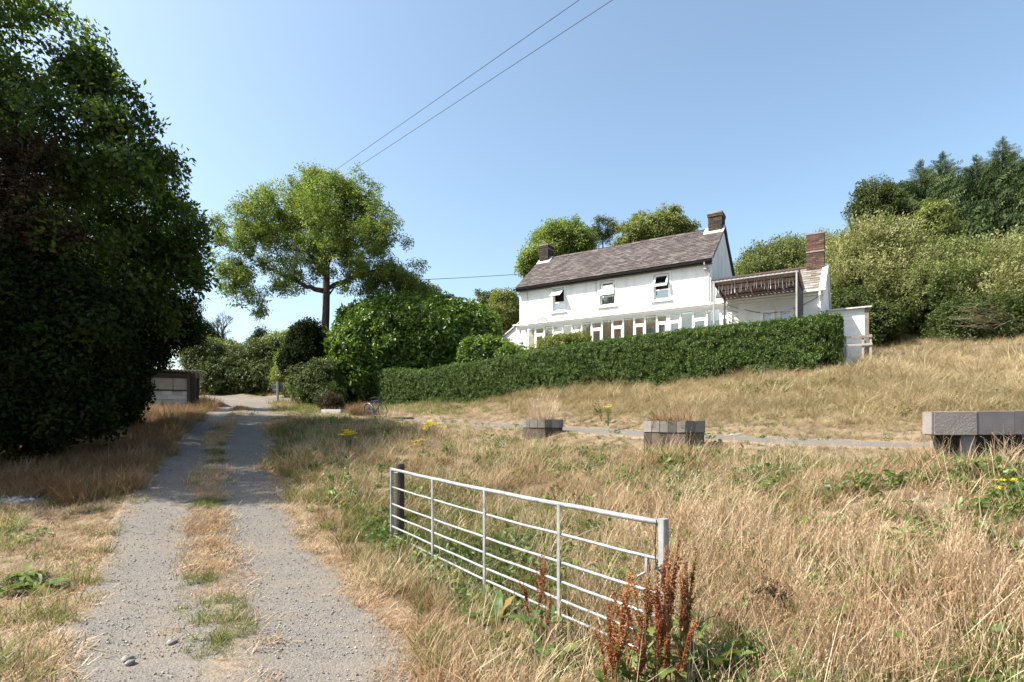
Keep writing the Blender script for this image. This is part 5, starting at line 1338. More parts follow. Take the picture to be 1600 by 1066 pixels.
# long pale stalks, some standing, some fallen across the rest
T_STALK = tufts('stalk', leaf_mat('pale_stalk', [(0, (.34, .25, .16)), (.5, (.46, .37, .25)), (1, (.60, .52, .38))], .15, .6, .3), 5, n=4, r=.16, h0=.25, h1=.66, lean=.55, w=.0021, seg=4, curl=.25)
x, y, r = spread(4200, 2.4, 16, -38, 66, 1.35); dd, td, hl, ha, blocked = zones(x, y)
k = (dd > 1.7) & (np.abs(td) > 1.3) & ~blocked & (rng.random(len(x)) < .55 + .6 * wob(x, y, .9, 12)); lay('pale_stalks', x[k], y[k], r[k], T_STALK, .6, 1.2, .0, .35)
k = (dd > 1.7) & (np.abs(td) > 1.3) & ~blocked & (rng.random(len(x)) < .22); lay('fallen_stalks', x[k], y[k], r[k], T_STALK, .7, 1.3, .0, 1.1)
# leafy weeds among the straw
x, y, r = spread(13000, 2.6, 20, -30, 64, 1.3)
dd, td, hl, ha, blocked = zones(x, y)
wv = wob(x, y, .75, 13) + .5 * wob(x, y, 1.9, 17)
gate_d = np.abs((x + 1.724) * .833 + (y - 7.94) * .552)
k = (dd > 1.9) & ~blocked & (np.abs(td) > 1.1) & ((wv > .34) | ((gate_d < .5) & (y < 7) & (rng.random(len(x)) < .6)) | (rng.random(len(x)) < .15))
lay('leafy_weeds', x[k], y[k], r[k], W_WEED, .5, 1.15, .04, .5)
x, y, r = spread(1500, 3.2, 10, -70, -20, 1.3); dd, *_ = zones(x, y)
k = (dd < -1.9) & (wob(x, y, .9, 15) > .45); lay('leafy_weeds', x[k], y[k], r[k], W_WEED, .5, 1.0, .1, .5)

# ---------------------------------------------------------------- loose stone on the drive
def stone(name, mat, seed):
    V = []; nu, nv = 7, 4
    g = np.random.default_rng(seed)
    for iv in range(nv + 1):
        for iu in range(nu):
            a, b_ = 2 * PI * iu / nu, PI * iv / nv; q = g.uniform(.75, 1.15)
            V.append((math.cos(a) * math.sin(b_) * q, math.sin(a) * math.sin(b_) * q * .8, math.cos(b_) * q * .55))
    Fq = [[iv * nu + iu, (iv + 1) * nu + iu, (iv + 1) * nu + (iu + 1) % nu, iv * nu + (iu + 1) % nu] for iv in range(nv) for iu in range(nu)]
    return hidden(name, np_mesh(name, np.array(V), np.array(Fq), mat))
M_STONE = leaf_mat('loose_stone', [(0, (0.130, 0.122, 0.113)), (.5, (0.234, 0.217, 0.196)), (.85, (0.347, 0.325, 0.295)), (1, (0.434, 0.391, 0.330))], 0.0, .9, .2)
ST = ('stone', [stone(f'stone_{i}', M_STONE, i) for i in range(6)])
n = 21000
u = rng.random(n); rr = 2.2 * (16 / 2.2) ** u
dl = np.hypot(DR[:, 0], DR[:, 1]); sel = np.argmin(np.abs(dl[None, DR[:, 1] > 0] - rr[:, None]), axis=1); base = DR[DR[:, 1] > 0][sel]
x = base[:, 0] + rng.uniform(-1.32, 1.32, n); y = base[:, 1] + rng.uniform(-.15, .15, n)
dd, _ = near_line(x, y, DR)
k = (np.abs(dd) > .17) | (rng.random(n) < .2); k &= np.abs(dd) < 1.6
x, y, rr = x[k], y[k], rr[k]
s = np.exp(rng.normal(math.log(.0034), .5, len(x))); s = np.clip(s, .0018, .011) * (1 + rr / 25)
scatter('gravel', np.stack([x, y, zt(x, y) + .010 + s * .15], 1), np.stack([rng.normal(0, .3, len(x)), rng.normal(0, .3, len(x)), rng.uniform(0, 6.28, len(x))], 1), s, ST[0], ST[1])
M_ROCK = plain('grey_rock', (.29, .275, .25), .9, scale=10, bump=.6, bscale=25)
for (px, py, sz, lb) in ((498, 988, .05, 'pale fist sized stone on the left wheel track of the drive'), (510, 1000, .04, 'smaller pale stone touching the fist sized one on the drive'), (556, 727, .0, ''), (173, 738, .0, ''), (670, 920, .045, 'flat grey stone on the drive just left of the grassy crown')):
    if sz == 0: continue
    X = px / 2.502; Yp = 640 + py / 2.502
    g = G(X, Yp); me = stone('rock', M_ROCK, px).data; o = link_mesh('rock', me); me.materials.clear(); me.materials.append(M_ROCK)
    o.location = g + Vector((0, 0, .02)); o.scale = (sz, sz, sz); o.rotation_euler = (0, 0, px); tag(o, lb, 'stone')
for (px, py, sz, lb) in ((70, 934, .06, 'grey stone beside the broad leaved plant on the left verge'), (1345, 1050, .16, 'pale half buried stone in the straw at the bottom of the bank'), (1385, 1056, .10, 'smaller pale stone right of the half buried one'), (1150, 680, .14, 'stone on the lip of the terrace right of the larger planter')):
    g = G(px, py); o = link_mesh('rock', stone('rock', None, px).data); o.data.materials.clear(); o.data.materials.append(M_ROCK)
    o.location = g + Vector((0, 0, -sz * .05)); o.scale = (sz * 1.3, sz, sz * .6); o.rotation_euler = (0, 0, px); tag(o, lb, 'stone')
# ---------------------------------------------------------------- field gate
M_GALV = plain('galvanised_steel', (.3, .3, .31), .6, metal=.4, var=.08, scale=9, bump=.12, cols=[(.3, (.16, .155, .15)), (.42, (.26, .265, .27)), (.55, (.32, .325, .33)), (.7, (.38, .385, .39))])
M_ROPE = plain('black_cord', (.02, .02, .02), .8)
gA = np.array([-1.724, 7.94]); gB = np.array([1.03, 3.78]); gl = float(np.linalg.norm(gB - gA)); gd = (gB - gA) / gl
GT, GBt = -.70, -1.765
gate = thing('field_gate', 'long galvanised steel field gate with seven bars standing open among dry grass', 'gate', (gA[0], gA[1], GBt), math.atan2(gd[1], gd[0]))
def gs(px):
    k = (px - CX) / F; return (k * gA[1] - gA[0]) / (gd[0] - k * gd[1])
Hh = GT - GBt
for i, f in enumerate((0, .239, .464, .616, .761, .877, 1.0)):
    rad = .021 if i == 0 else (.018 if i == 6 else .0125); z = Hh * (1 - f)
    pts = [(x, .002 * math.sin(x * 3 + i), z - .022 * math.sin(PI * x / gl) + .003 * math.sin(x * 5 + i)) for x in np.linspace(.02, gl - .02, 13)]
    b_ = MB(); b_.tube(pts, rad, 12); b_.build('bar', M_GALV, gate, True)
for px in (677.5, 758.8, 875.5):
    s_ = gs(px); b_ = MB(); b_.bevbox(s_ - .02, s_ + .02, -.024, -.017, -.02, Hh - .02, .002); b_.build('upright', M_GALV, gate)
b_ = MB(); b_.bevbox(-.012, .02, -.022, .022, -.04, Hh + .025, .004); b_.build('hinge_stile', M_GALV, gate)
b_ = MB(); b_.bevbox(gl - .022, gl + .03, -.028, .028, -.12, Hh + .03, .005); b_.build('latch_stile', M_GALV, gate)
lt = MB(); lx_ = gs(1011); lt.bevbox(lx_ - .012, lx_ + .012, -.012, .012, Hh * .655, Hh * .75, .003); lt.tube([(lx_, 0, Hh * .66), (lx_ - .07, -.02, Hh * .615)], .009, 8); lt.build('latch', M_GALV, gate)
hg = MB(); 
for z in (.12, Hh - .06): hg.tube([(-.012, 0, z), (-.05, .05, z), (-.02, .1, z)], .011, 8)
hg.build('hinge', M_GALV, gate)
cord = MB()
for k in range(3):
    z = Hh * .70 + k * .018
    cord.tube([(gl + .004 + (.042 + .004 * k) * math.cos(a), (.045 + .003 * k) * math.sin(a), z + .012 * math.sin(a * 2 + k)) for a in np.linspace(0, 2 * PI, 13)], .004, 5)
cord.tube([(gl - .03, -.03, Hh + .02), (gl - .035, -.04, Hh * .85), (gl - .03, -.035, Hh * .7)], .004, 5)
cord.tube([(gl + .04, -.02, Hh * .7), (gl + .09, -.03, Hh * .68), (gl + .1, -.02, Hh * .64)], .004, 5)
o = cord.build('cord', M_ROPE); o.matrix_world = Matrix.Translation((gA[0], gA[1], GBt)) @ Matrix.Rotation(math.atan2(gd[1], gd[0]), 4, 'Z'); tag(o, 'black cord wound round the right end post of the field gate', 'cord')
gp_ = MB(); pb = P(622, 730, 8.1)
zb = zt1(pb.x, pb.y)
gp_.tube([(0, 0, -.3), (0, 0, .5), (.004, .003, P(0, 725.5, 8.1).z - zb - .012), (.004, .003, P(0, 724.5, 8.1).z - zb)], [.075, .072, .07, .062], 14)
o = gp_.build('gate_post', M_DARKWOOD, None, False); o.location = (pb.x + .02, pb.y, zb); tag(o, 'round dark wooden post at the hinged end of the field gate', 'post')

# ---------------------------------------------------------------- planters along the terrace
M_PLANTW = attr_mat('planter_wood', [(.2, (.09, .078, .068)), (.5, (.15, .135, .12)), (.8, (.24, .22, .20))], .85, .55, 7, .5, 45)
M_PLANTD = attr_mat('planter_brown', [(.2, (.04, .029, .023)), (.5, (.075, .054, .043)), (.8, (.13, .10, .08))], .85, .55, 7, .5, 45)
def planter(name, label, c, rad, h, zt_, rz, n=8, band=.45, squash=.7):
    """faceted tub of separate boards: a pale upper row over a darker lower one"""
    t = thing(name, label, 'planter', (c[0], c[1], zt_ - h), rz)
    V = [(rad * math.cos(2 * PI * (k + .5) / n), rad * squash * math.sin(2 * PI * (k + .5) / n)) for k in range(n)]
    for k in range(n):
        a, b_ = np.array(V[k]), np.array(V[(k + 1) % n]); d = b_ - a; l = float(np.linalg.norm(d)); d /= l; ang = math.atan2(d[1], d[0])
        M = Matrix.Translation((a[0], a[1], 0)) @ Matrix.Rotation(ang, 4, 'Z')
        m = max(1, round(l / .17))
        for q in range(m):
            x0, x1 = l * q / m + .003, l * (q + 1) / m - .003
            b2 = MB(); b2.box(x0, x1, -.012, .03, h * (1 - band), h + random.uniform(-.012, .008), M, jit=.003); b2.build('board', M_PLANTW, t)
            b2 = MB(); b2.box(x0, x1, .004, .034, -.2, h * (1 - band) - .006, M, jit=.003); b2.build('board', M_PLANTD, t)
    s_ = MB(); s_.add([Vector((x * .93, y * .93, z)) for z in (-.1, h - .07) for x, y in V], [tuple(range(n - 1, -1, -1)), tuple(range(n, 2 * n))] + [(k, (k + 1) % n, n + (k + 1) % n, n + k) for k in range(n)])
    s_.build('soil', M_SOIL, t)
    return t
def clump(name, label, c, z, T, n, rad, s0, s1, cat='grass clump', squash=.7):
    t = thing(name, label, cat, (c[0], c[1], z))
    a = rng.uniform(0, 2 * PI, n); q = np.sqrt(rng.random(n)) * rad
    scatter('stalks', np.stack([np.cos(a) * q, np.sin(a) * q * squash, np.zeros(n) - .02], 1), np.stack([rng.normal(0, .12, n), rng.normal(0, .12, n), rng.uniform(0, 6.28, n)], 1), rng.uniform(s0, s1, n), T[0], T[1], t)
    return t
T_PLUME = tufts('plume', leaf_mat('pale_plume', [(0, (.40, .31, .21)), (1, (.58, .48, .35))], .35, .6, .2), 4, n=14, r=.08, h0=.45, h1=.85, lean=.16, w=.006, seg=4, seeds=True, curl=.25)
p1 = P(848, 655, 14.4); planter('planter', 'smaller weathered wooden planter with tall pale grass on the lip of the terrace', (p1.x, p1.y), .54, .46, P(0, 655.5, 14.4).z, -.45)
clump('dry_grass_clump', 'tall feathery pale grass growing in the smaller wooden planter', (p1.x + .03, p1.y), P(0, 657, 14.4).z - .06, T_PLUME, 18, .34, .65, 1.15)
p2 = P(1053, 660, 10.7); planter('planter', 'larger two tiered wooden planter right of the one with tall grass', (p2.x, p2.y), .60, .50, P(0, 658, 10.7).z, -.35, band=.42)
clump('withered_plant', 'low withered reddish plants in the larger two tiered planter', (p2.x, p2.y), P(0, 660, 10.7).z - .05, T_RUST, 26, .42, .9, 1.7, 'plant')
clump('dry_grass_clump', 'a few thin dry stems rising from the larger two tiered planter', (p2.x + .05, p2.y), P(0, 660, 10.7).z - .05, T_TALL, 7, .4, .5, .8)
p3 = P(625, 655, 22.5); planter('planter', 'low dark round planter with thin dry stems just right of the bicycle', (p3.x, p3.y), .55, .4, P(0, 652, 22.5).z, .2, n=10)
clump('dry_grass_clump', 'thin dry stems standing in the low round planter beside the bicycle', (p3.x, p3.y), P(0, 652, 22.5).z - .05, T_TALL, 9, .35, .7, 1.25)
def trough(label, px0, px1, py0, Y, h, mat):
    a, b_ = P(px0, py0, Y), P(px1, py0, Y - .3); c = (a + b_) / 2; l = (b_ - a).length; g_ = zt1(c.x, c.y)
    t = thing('wooden_trough', label, 'trough', (c.x, c.y, min(g_, a.z - h)), math.atan2(b_.y - a.y, b_.x - a.x))
    H_ = a.z - t.location.z; W_ = .42
    for k in range(2):
        z0, z1 = H_ * k / 2 + (-.1 if k == 0 else .006), H_ * (k + 1) / 2
        for (y0, y1) in ((0, .03), (W_ - .03, W_)):
            b2 = MB(); b2.box(-l / 2, l / 2, y0, y1, z0, z1, jit=.003); b2.build('board', mat, t)
        for x0 in (-l / 2 + .002, l / 2 - .032):
            b2 = MB(); b2.box(x0, x0 + .03, .032, W_ - .032, z0, z1); b2.build('board', mat, t)
    s_ = MB(); s_.box(-l / 2 + .034, l / 2 - .034, .034, W_ - .034, -.05, H_ - .05); s_.build('soil', M_SOIL, t)
    return t
M_WTR = attr_mat('white_trough', [(.2, (.38, .38, .38)), (.5, (.52, .52, .52)), (.8, (.62, .62, .62))], .8, .5, 6, .3)
trough('small pale wooden trough in front of the rusty brown conifer bush', 502, 532, 640, 25.5, .35, M_WTR)
trough('grey wooden trough with reddish dry growth behind the bicycle', 546, 582, 641, 24.6, .42, M_PLANTW)
cp3 = P(562, 640, 24.4); clump('withered_plant', 'reddish dry growth in the grey trough behind the bicycle', (cp3.x, cp3.y + .2), P(0, 641, 24.4).z - .06, T_RUST, 40, .55, 1.2, 2.2, 'plant')

# long grey trough at the right edge: one big weathered front beam on a box painted black as the shadow beneath, pale block under its corner
M_BEAM = attr_mat('weathered_grey_board', [(.2, (.095, .083, .086)), (.5, (.14, .125, .13)), (.8, (.20, .185, .19))], .85, .6, 3.5, .35, 60)
M_BEAML = attr_mat('worn_grey_corner', [(.2, (.14, .12, .11)), (.5, (.20, .175, .165)), (.8, (.27, .245, .235))], .85, .6, 5, .4, 50)
M_BLOCK = plain('pale_block', (.17, .16, .175), .9, scale=9, bump=.5)
Yt = 7.0; ta = P(1459, 643, Yt)
tr_ = thing('long_trough', 'long grey weathered trough on a pale block at the right edge of the terrace', 'trough', (ta.x, ta.y, P(0, 680, Yt).z), -.06)
hb_ = P(0, 643, Yt).z - P(0, 680, Yt).z
xs_ = [0, .515, .97, 1.5, 2.0]
for k in range(4):
    b_ = MB(); yy = .0 if k else -.008
    b_.bevbox(xs_[k] + .002, xs_[k + 1] - .002, yy, .04, 0 + .004 * k, hb_ + .005 * k, .006); b_.build('front_board', M_BEAML if k == 0 else M_BEAM, tr_)
b_ = MB(); b_.bevbox(-.03, -.002, .0, .17, .01, hb_ - .004, .006); b_.build('end_board', M_BEAML, tr_)
b_ = MB(); b_.bevbox(0, 2.0, .14, .17, .0, hb_, .006); b_.build('back_board', M_BEAM, tr_)
b_ = MB(); b_.box(.0, 2.0, .042, .138, .0, hb_ - .05); b_.build('soil', M_SOIL, tr_)
b_ = MB(); b_.add([Vector(v) for v in ((.05, .06, -.002), (2, .06, -.002), (2, .9, -.002), (.55, .9, -.002), (.40, .10, -.34), (2, .10, -.34), (2, .86, -.34), (.62, .86, -.34))], [(3, 2, 1, 0), (4, 5, 6, 7), (0, 1, 5, 4), (1, 2, 6, 5), (2, 3, 7, 6), (3, 0, 4, 7)])
b_.build('shadow_hull', plain('shadow_black', (.012, .011, .011), .9, scale=5), tr_)  # shadow under the beam put into the box's black colour
for k in range(2):
    bl_ = MB(); x0 = .36 + k * 1.2; bl_.bevbox(x0, x0 + .2, .045, .3, -.26, -.003, .03); bl_.build('block', M_BLOCK, tr_)

# ---------------------------------------------------------------- bicycle
M_BIKE = plain('blue_paint', (.012, .04, .11), .35, scale=12); M_TYRE = plain('black_rubber', (.02, .02, .02), .8); M_CHROME = plain('shaded_chrome', (.12, .12, .12), .5, metal=.5)  # paint and chrome darkened, the laurel's shade put into their colour
bc = P(588, 650, 23.6); bz = zt1(bc.x, bc.y)
bike = thing('bicycle', 'blue bicycle with a pale rear mudguard leaning in front of the clipped hedge', 'bicycle', (bc.x, bc.y, bz), R(-38))
bike.rotation_euler = (R(9), 0, R(-38)); bike.scale = (.9, .9, .9)
def ring(mb, c, r_, t, n=26):
    mb.tube([(c[0] + r_ * math.cos(a), c[1], c[2] + r_ * math.sin(a)) for a in np.linspace(0, 2 * PI, n)], t, 6, cap=False)
for wx in (-.52, .52):
    w_ = MB(); ring(w_, (wx, 0, .34), .325, .02); wo = w_.build('wheel', M_TYRE, bike)
    s_ = MB(); ring(s_, (wx, 0, .34), .30, .009)
    for k in range(14):
        a = 2 * PI * k / 14; s_.tube([(wx, .02 * (-1) ** k, .34), (wx + .3 * math.cos(a), 0, .34 + .3 * math.sin(a))], .0018, 3, cap=False)
    s_.build('rim', M_CHROME, wo)
fr_ = MB(); bb = (-.08, 0, .28); st_ = (-.2, 0, .78); hd = (.36, 0, .82); hd2 = (.39, 0, .62)
for a, b_ in ((bb, st_), (st_, hd), (bb, hd2), (hd, hd2)): fr_.tube([a, b_], .018, 8)
for s in (-.05, .05): fr_.tube([bb, (-.52, s, .34)], .011, 6); fr_.tube([st_, (-.52, s, .34)], .01, 6); fr_.tube([hd2, (.45, s, .5), (.52, s, .34)], .012, 6)
fr_.build('frame', M_BIKE, bike)
sd_ = MB(); sd_.add([Vector(v) for v in ((-.36, -.085, .93), (-.36, .085, .93), (-.2, .05, .95), (-.04, .018, .94), (-.04, -.018, .94), (-.2, -.05, .95), (-.36, -.07, .88), (-.36, .07, .88), (-.06, 0, .9))], [(0, 5, 2, 1), (5, 4, 3, 2), (0, 1, 7, 6), (1, 2, 7), (2, 3, 8, 7), (3, 4, 8), (4, 5, 6, 8), (5, 0, 6), (6, 7, 8)]); sd_.tube([st_, (-.22, 0, .9)], .014, 8); sd_.build('saddle', M_TYRE, bike)
hbm = MB(); hbm.tube([(.3, -.29, .98), (.36, -.2, 1.0), (.38, -.06, .97), (.38, .06, .97), (.36, .2, 1.0), (.3, .29, .98)], .012, 8); hbm.tube([(.36, 0, .82), (.38, 0, .97)], .014, 8); hbm.build('handlebar', M_CHROME, bike)
mg = MB(); arc = np.linspace(R(20), R(165), 12)
mg.add([Vector((-.52 + .365 * math.cos(a), s, .34 + .365 * math.sin(a))) for s in (-.03, .03) for a in arc], [(i, i + 1, 13 + i, 12 + i) for i in range(11)])
o = mg.build('mudguard', M_WTR, bike); o.modifiers.new('thick', 'SOLIDIFY').thickness = .004
ck = MB(); ring(ck, (-.08, .045, .28), .09, .008, 18); ck.tube([(-.08, .05, .28), (-.02, .06, .12)], .009, 6); ck.tube([(-.08, -.05, .28), (-.14, -.06, .44)], .009, 6); ck.bevbox(-.06, .02, .06, .14, .105, .13); ck.bevbox(-.18, -.1, -.14, -.06, .43, .455); ck.build('crank', M_CHROME, bike)

# ---------------------------------------------------------------- sign and post at the bend
sp_ = P(434, 634, 30.5); sz_ = zt1(sp_.x, sp_.y)
sg_ = thing('sign', 'blank grey sign board seen from behind on a pale wooden post at the bend', 'sign', (sp_.x, sp_.y, sz_), R(8))
h1 = P(0, 596, 30.5).z - sz_
b_ = MB(); b_.bevbox(-.05, .05, -.05, .05, -.3, h1, .01); b_.build('post', plain('pale_post', (.36, .34, .30), .85, scale=10, bump=.3), sg_)
b_ = MB(); b_.bevbox(-.30, .26, .055, .075, h1 - .58, h1 - .08, .006); b_.build('board', plain('grey_sign_back', (.13, .135, .14), .6, scale=5), sg_)
b_ = MB(); 
for z in (h1 - .46, h1 - .2): b_.bevbox(-.26, .22, .044, .054, z - .02, z + .02, .003)
b_.build('bracket', M_GREYM, sg_)
po = P(456, 637, 29.5); b_ = MB(); b_.bevbox(-.06, .06, -.06, .06, -.3, P(0, 614, 29.5).z - zt1(po.x, po.y), .015)
o = b_.build('wooden_post', M_OLDWOOD); o.location = (po.x, po.y, zt1(po.x, po.y)); tag(o, 'short wooden post on the verge just right of the sign', 'post')

# ---------------------------------------------------------------- block shed under the trees
s0 = P(300, 641, 26.2); zsh = zt1(s0.x, s0.y)
M_SBLOCK = attr_mat('whitewashed_block', [(.15, (.26, .23, .19)), (.45, (.46, .43, .38)), (.85, (.62, .60, .56))], .95, .6, 4, .7, 25)
M_SHEET = attr_mat('weathered_sheet', [(.2, (.25, .215, .18)), (.5, (.34, .30, .26)), (.8, (.44, .40, .35))], .85, .6, 3, .3, 20)
M_ROOFS = plain('fibre_cement', (.45, .44, .41), .9, scale=5, bump=.3)
shed = thing('block_shed', 'old shed of whitewashed blocks and tin sheets with corrugated roof under the dark trees', 'shed', (s0.x, s0.y, zsh), R(27))
SW, SH = 3.6, 1.52
x_ = -SW
for r_ in range(4):
    z0 = r_ * .2; xx = -SW - (.0 if r_ % 2 else .2)
    while xx < -.16:
        a, b2 = max(xx, -SW) + .006, min(xx + .4, -.16) - .006; xx += .4
        if b2 - a < .05: continue
        if any(abs((a + b2) / 2 - q) < 0 for q in (0,)): continue
        b_ = MB(); y = random.uniform(-.012, .012); b_.box(a, b2, y, .14, z0 + .006, z0 + .194, jit=.006); b_.build('block', M_SBLOCK, shed)
b_ = MB(); b_.box(-SW, -.16, .03, .13, -.3, .80); b_.build('mortar', M_MORTAR, shed)
for (xa, xb) in ((-SW, -2.05), (-1.98, -1.72), (-1.64, -.78), (-.76, -.18)):
    b_ = MB(); n = int((xb - xa) / .038)
    xs = np.linspace(xa, xb, n + 1)
    b_.add([Vector((x, .02 + .012 * (k % 2) + d, z)) for d in (0, .008) for z in (.83, SH - .12) for k, x in enumerate(xs)], [f for q in (0, 2 * (n + 1)) for k in range(n) for f in [(q + k, q + k + 1, q + n + 2 + k, q + n + 1 + k)]])
    b_.build('tin_sheet', M_SHEET, shed)
for (xa, xb, za, zb, ya, yb, nm) in ((-SW, -.1, .80, .86, -.04, .012, 'rail'), (-SW, -.1, SH - .11, SH - .03, -.035, .012, 'rail'), (-2.06, -1.96, -.2, SH, -.06, .015, 'post'), (-1.74, -1.63, -.2, SH, -.06, .015, 'post'), (-.2, -.06, -.2, SH, -.06, .05, 'post'), (-.04, .12, -.2, SH - .06, -.03, .05, 'post')):
    b_ = MB(); b_.bevbox(xa, xb, ya, yb, za, zb, .008); b_.build(nm, M_DARKWOOD, shed)
b_ = MB(); b_.box(-SW, -.09, .15, 2.6, -.2, SH - .02); b_.build('back_wall', M_DARKWOOD, shed)
b_ = MB(); b_.box(-.08, .1, .06, 2.6, -.2, SH - .05); b_.build('side_wall', M_DARKWOOD, shed)
b_ = MB(); b_.bevbox(.18, .28, .2, .3, -.2, SH - .06, .01); b_.build('post', M_DARKWOOD, shed)
nn_ = 150; xs = np.linspace(-SW - .2, .38, nn_); V = []
for y, z in ((-.28, SH + .26), (2.8, SH - .1)):
    for x in xs: V.append((x, y, z + .022 * math.sin(x * 2 * PI / .15) + -.10 * (x + SW) / SW + .1))
i = np.arange(nn_ - 1); me = np_mesh('roof', np.array(V), np.stack([i, i + 1, i + 1 + nn_, i + nn_], 1), M_ROOFS, True)
o = link_mesh('roof', me, shed); o.modifiers.new('thick', 'SOLIDIFY').thickness = .012
b_ = MB(); b_.box(-SW, .1, -.02, .14, SH - .02, SH + .1); b_.build('fascia', M_DARKWOOD, shed)

# ---------------------------------------------------------------- wires
M_WIRE = plain('wire', (.05, .05, .055), .6)
pw = gp(-12.55, 37.0)
pole = thing('utility_pole', 'wooden utility pole hidden behind the ash crown, carrying the overhead wires', 'pole', pw)
tz = 15.1 - pw[2]
b_ = MB(); b_.tube([(0, 0, -.3), (0, 0, tz)], [.13, .09], 10); b_.build('shaft', M_OLDWOOD, pole)
b_ = MB(); b_.bevbox(-.6, .6, -.06, .06, tz - .25, tz - .13, .01); b_.build('crossarm', M_OLDWOOD, pole)
def wire(label, a, b_, sag, r_):
    a, b_ = Vector(a), Vector(b_); mb = MB()
    mb.tube([a.lerp(b_, t) - Vector((0, 0, 4 * sag * t * (1 - t))) for t in np.linspace(0, 1, 33)], r_, 5)
    o = mb.build('overhead_wire', M_WIRE); o.location = (0, 0, 0); return tag(o, label, 'wire')
def through(px1, py1, Y1, px2, py2, Y2, ta_, tb):
    a, b_ = P(px1, py1, Y1), P(px2, py2, Y2); return a.lerp(b_, ta_), a.lerp(b_, tb)
a, b_ = through(530, 262, 34, 905, 0, 18, -.18, 1.9); wire('upper of the two overhead wires crossing the sky above the ash tree', a, b_, .0, .012)
a, b_ = through(553, 265, 34, 957, 0, 18, -.22, 1.9); wire('lower of the two overhead wires crossing the sky above the ash tree', a, b_, .0, .012)
a = P(447, 442.5, 37); e_ = P(819, 428, 30.6); wire('thin wire running from behind the ash tree to the left gable of the house', a, e_, .12, .016)

# ---------------------------------------------------------------- docks, ragwort and other single plants
def broad_leaf(mat_, l=.26, w=.055, bend=.5, seed=0):
    g = np.random.default_rng(seed); n = 8; V = []; Fs = []
    for i in range(n + 1):
        t = i / n; ww = w * (math.sin(PI * min(1, t * .97 + .03)) ** .7) * (1.2 - .5 * t) * (1 + .08 * math.sin(t * 19 + seed)); x = l * math.sin(bend * t * 1.2) / max(bend * 1.2, .01) ; z = l * (math.cos(bend * t * 1.2) - 1) / max(bend * 1.2, .01)
        wv = .012 * math.sin(t * 14 + seed)
        V += [(x, -ww, z + .25 * ww + wv), (x, 0, z), (x, ww, z + .25 * ww - wv)]
    for i in range(n):
        k = 3 * i; Fs += [(k, k + 3, k + 4, k + 1), (k + 1, k + 4, k + 5, k + 2)]
    return np_mesh('leaf', np.array(V), np.array(Fs), mat_, True)
LEAFM = [broad_leaf(ML_DOCK, .30, .052, .55, s) for s in range(3)] + [broad_leaf(ML_DOCK, .22, .06, .8, 7)]
def put_leaves(t, n, s0, s1, up=.5, z=.03, rad=.03, zr=.05):
    for k in range(n):
        o = link_mesh('leaf', random.choice(LEAFM), t)
        a = 2 * PI * k / n + random.uniform(-.5, .5); s = random.uniform(s0, s1)
        o.location = (rad * math.cos(a), rad * math.sin(a), z + random.uniform(0, zr)); o.rotation_euler = (random.uniform(-.3, .3), -random.uniform(.1, 1) * up * 1.6, a); o.scale = (s, s, s)
def seed_stalk(h, seed):
    g = np.random.default_rng(seed); mb = MB(); V = []; Fs = []
    bx_, by_ = g.normal(0, .08, 2)
    path = [(bx_ * t * t, by_ * t * t, h * t) for t in np.linspace(0, 1, 7)]
    mb.tube(path, [.0055 * (1 - .7 * t) for t in np.linspace(0, 1, 7)], 5)
    spikes = [((bx_, by_, h), (0, 0, 0), .45, .0)]
    side = []
    for _ in range(6):
        t = g.uniform(.42, .8); a = g.uniform(0, 2 * PI); l = g.uniform(.12, .24) * h
        p0 = np.array([bx_ * t * t, by_ * t * t, h * t]); d = np.array([math.cos(a) * .32, math.sin(a) * .32, 1]); d /= np.linalg.norm(d); side.append((p0, p0 + d * l))
        mb.tube([p0, p0 + d * l], [.003, .0015], 4)
    segs = side + [(np.array([bx_ * .3, by_ * .3, h * .52]), np.array([bx_, by_, h]))]
    for (a_, b2) in segs:
        L_ = np.linalg.norm(b2 - a_); n = int(L_ * 400)
        t = g.uniform(.08, 1, n); whorl = np.round(t * L_ / .022) * .022 / L_
        t = np.clip(whorl + g.normal(0, .012, n), 0, 1)
        base = a_ + (b2 - a_) * t[:, None]; d = g.normal(size=(n, 3)); d[:, 2] *= .5; 
        v = leaves_np(base, d, g.normal(size=(n, 3)), np.full(n, .016) * g.uniform(.7, 1.4, n) * (1.25 - .6 * t), np.full(n, .0055), .3, .1)
        k = len(V) and sum(len(q) for q in V); V.append(v); Fs.append(leaf_faces(n) + (k or 0))
    return mb, np.concatenate(V), np.concatenate(Fs)
STK = []
M_STEM = plain('dock_stem', (.22, .10, .05), .7, scale=20)
for k in range(6):
    mb, V, Fs = seed_stalk(.82 + .05 * k, 40 + k); STK.append((mb.mesh('stem', M_STEM, True), np_mesh('seed_head', V, Fs, ML_SEED)))
dock_n = 0
def dock(px, py_top, Y, label, nl=5, lean=0.0):
    global dock_n
    top = P(px, py_top, Y); z0 = zt1(top.x, top.y); h = top.z - z0
    t = thing('dock_plant', label, 'plant', (top.x, top.y, z0), random.uniform(0, 6), 'rust brown docks by the gate')
    ms, mh = STK[dock_n % 6]; s = h / (.82 + .05 * (dock_n % 6)); dock_n += 1
    for q in range(3):                              # three stalks to a plant
        ms, mh = STK[(dock_n + q) % 6]; s2 = s * (1, .82, .62)[q]; e = (0 if q == 0 else random.uniform(-.22, .22), random.uniform(-.09, .09) if q == 0 else random.uniform(-.22, .22), random.uniform(0, 6))
        st = link_mesh('stem', ms, t); st.scale = (s2, s2, s2); st.rotation_euler = e; sh_ = link_mesh('seed_head', mh, t); sh_.scale = (s2 * 1.1, s2 * 1.1, s2); sh_.rotation_euler = e
    put_leaves(t, nl + 5, .3, .72, .75, .03, .03, h * .5)
    return t
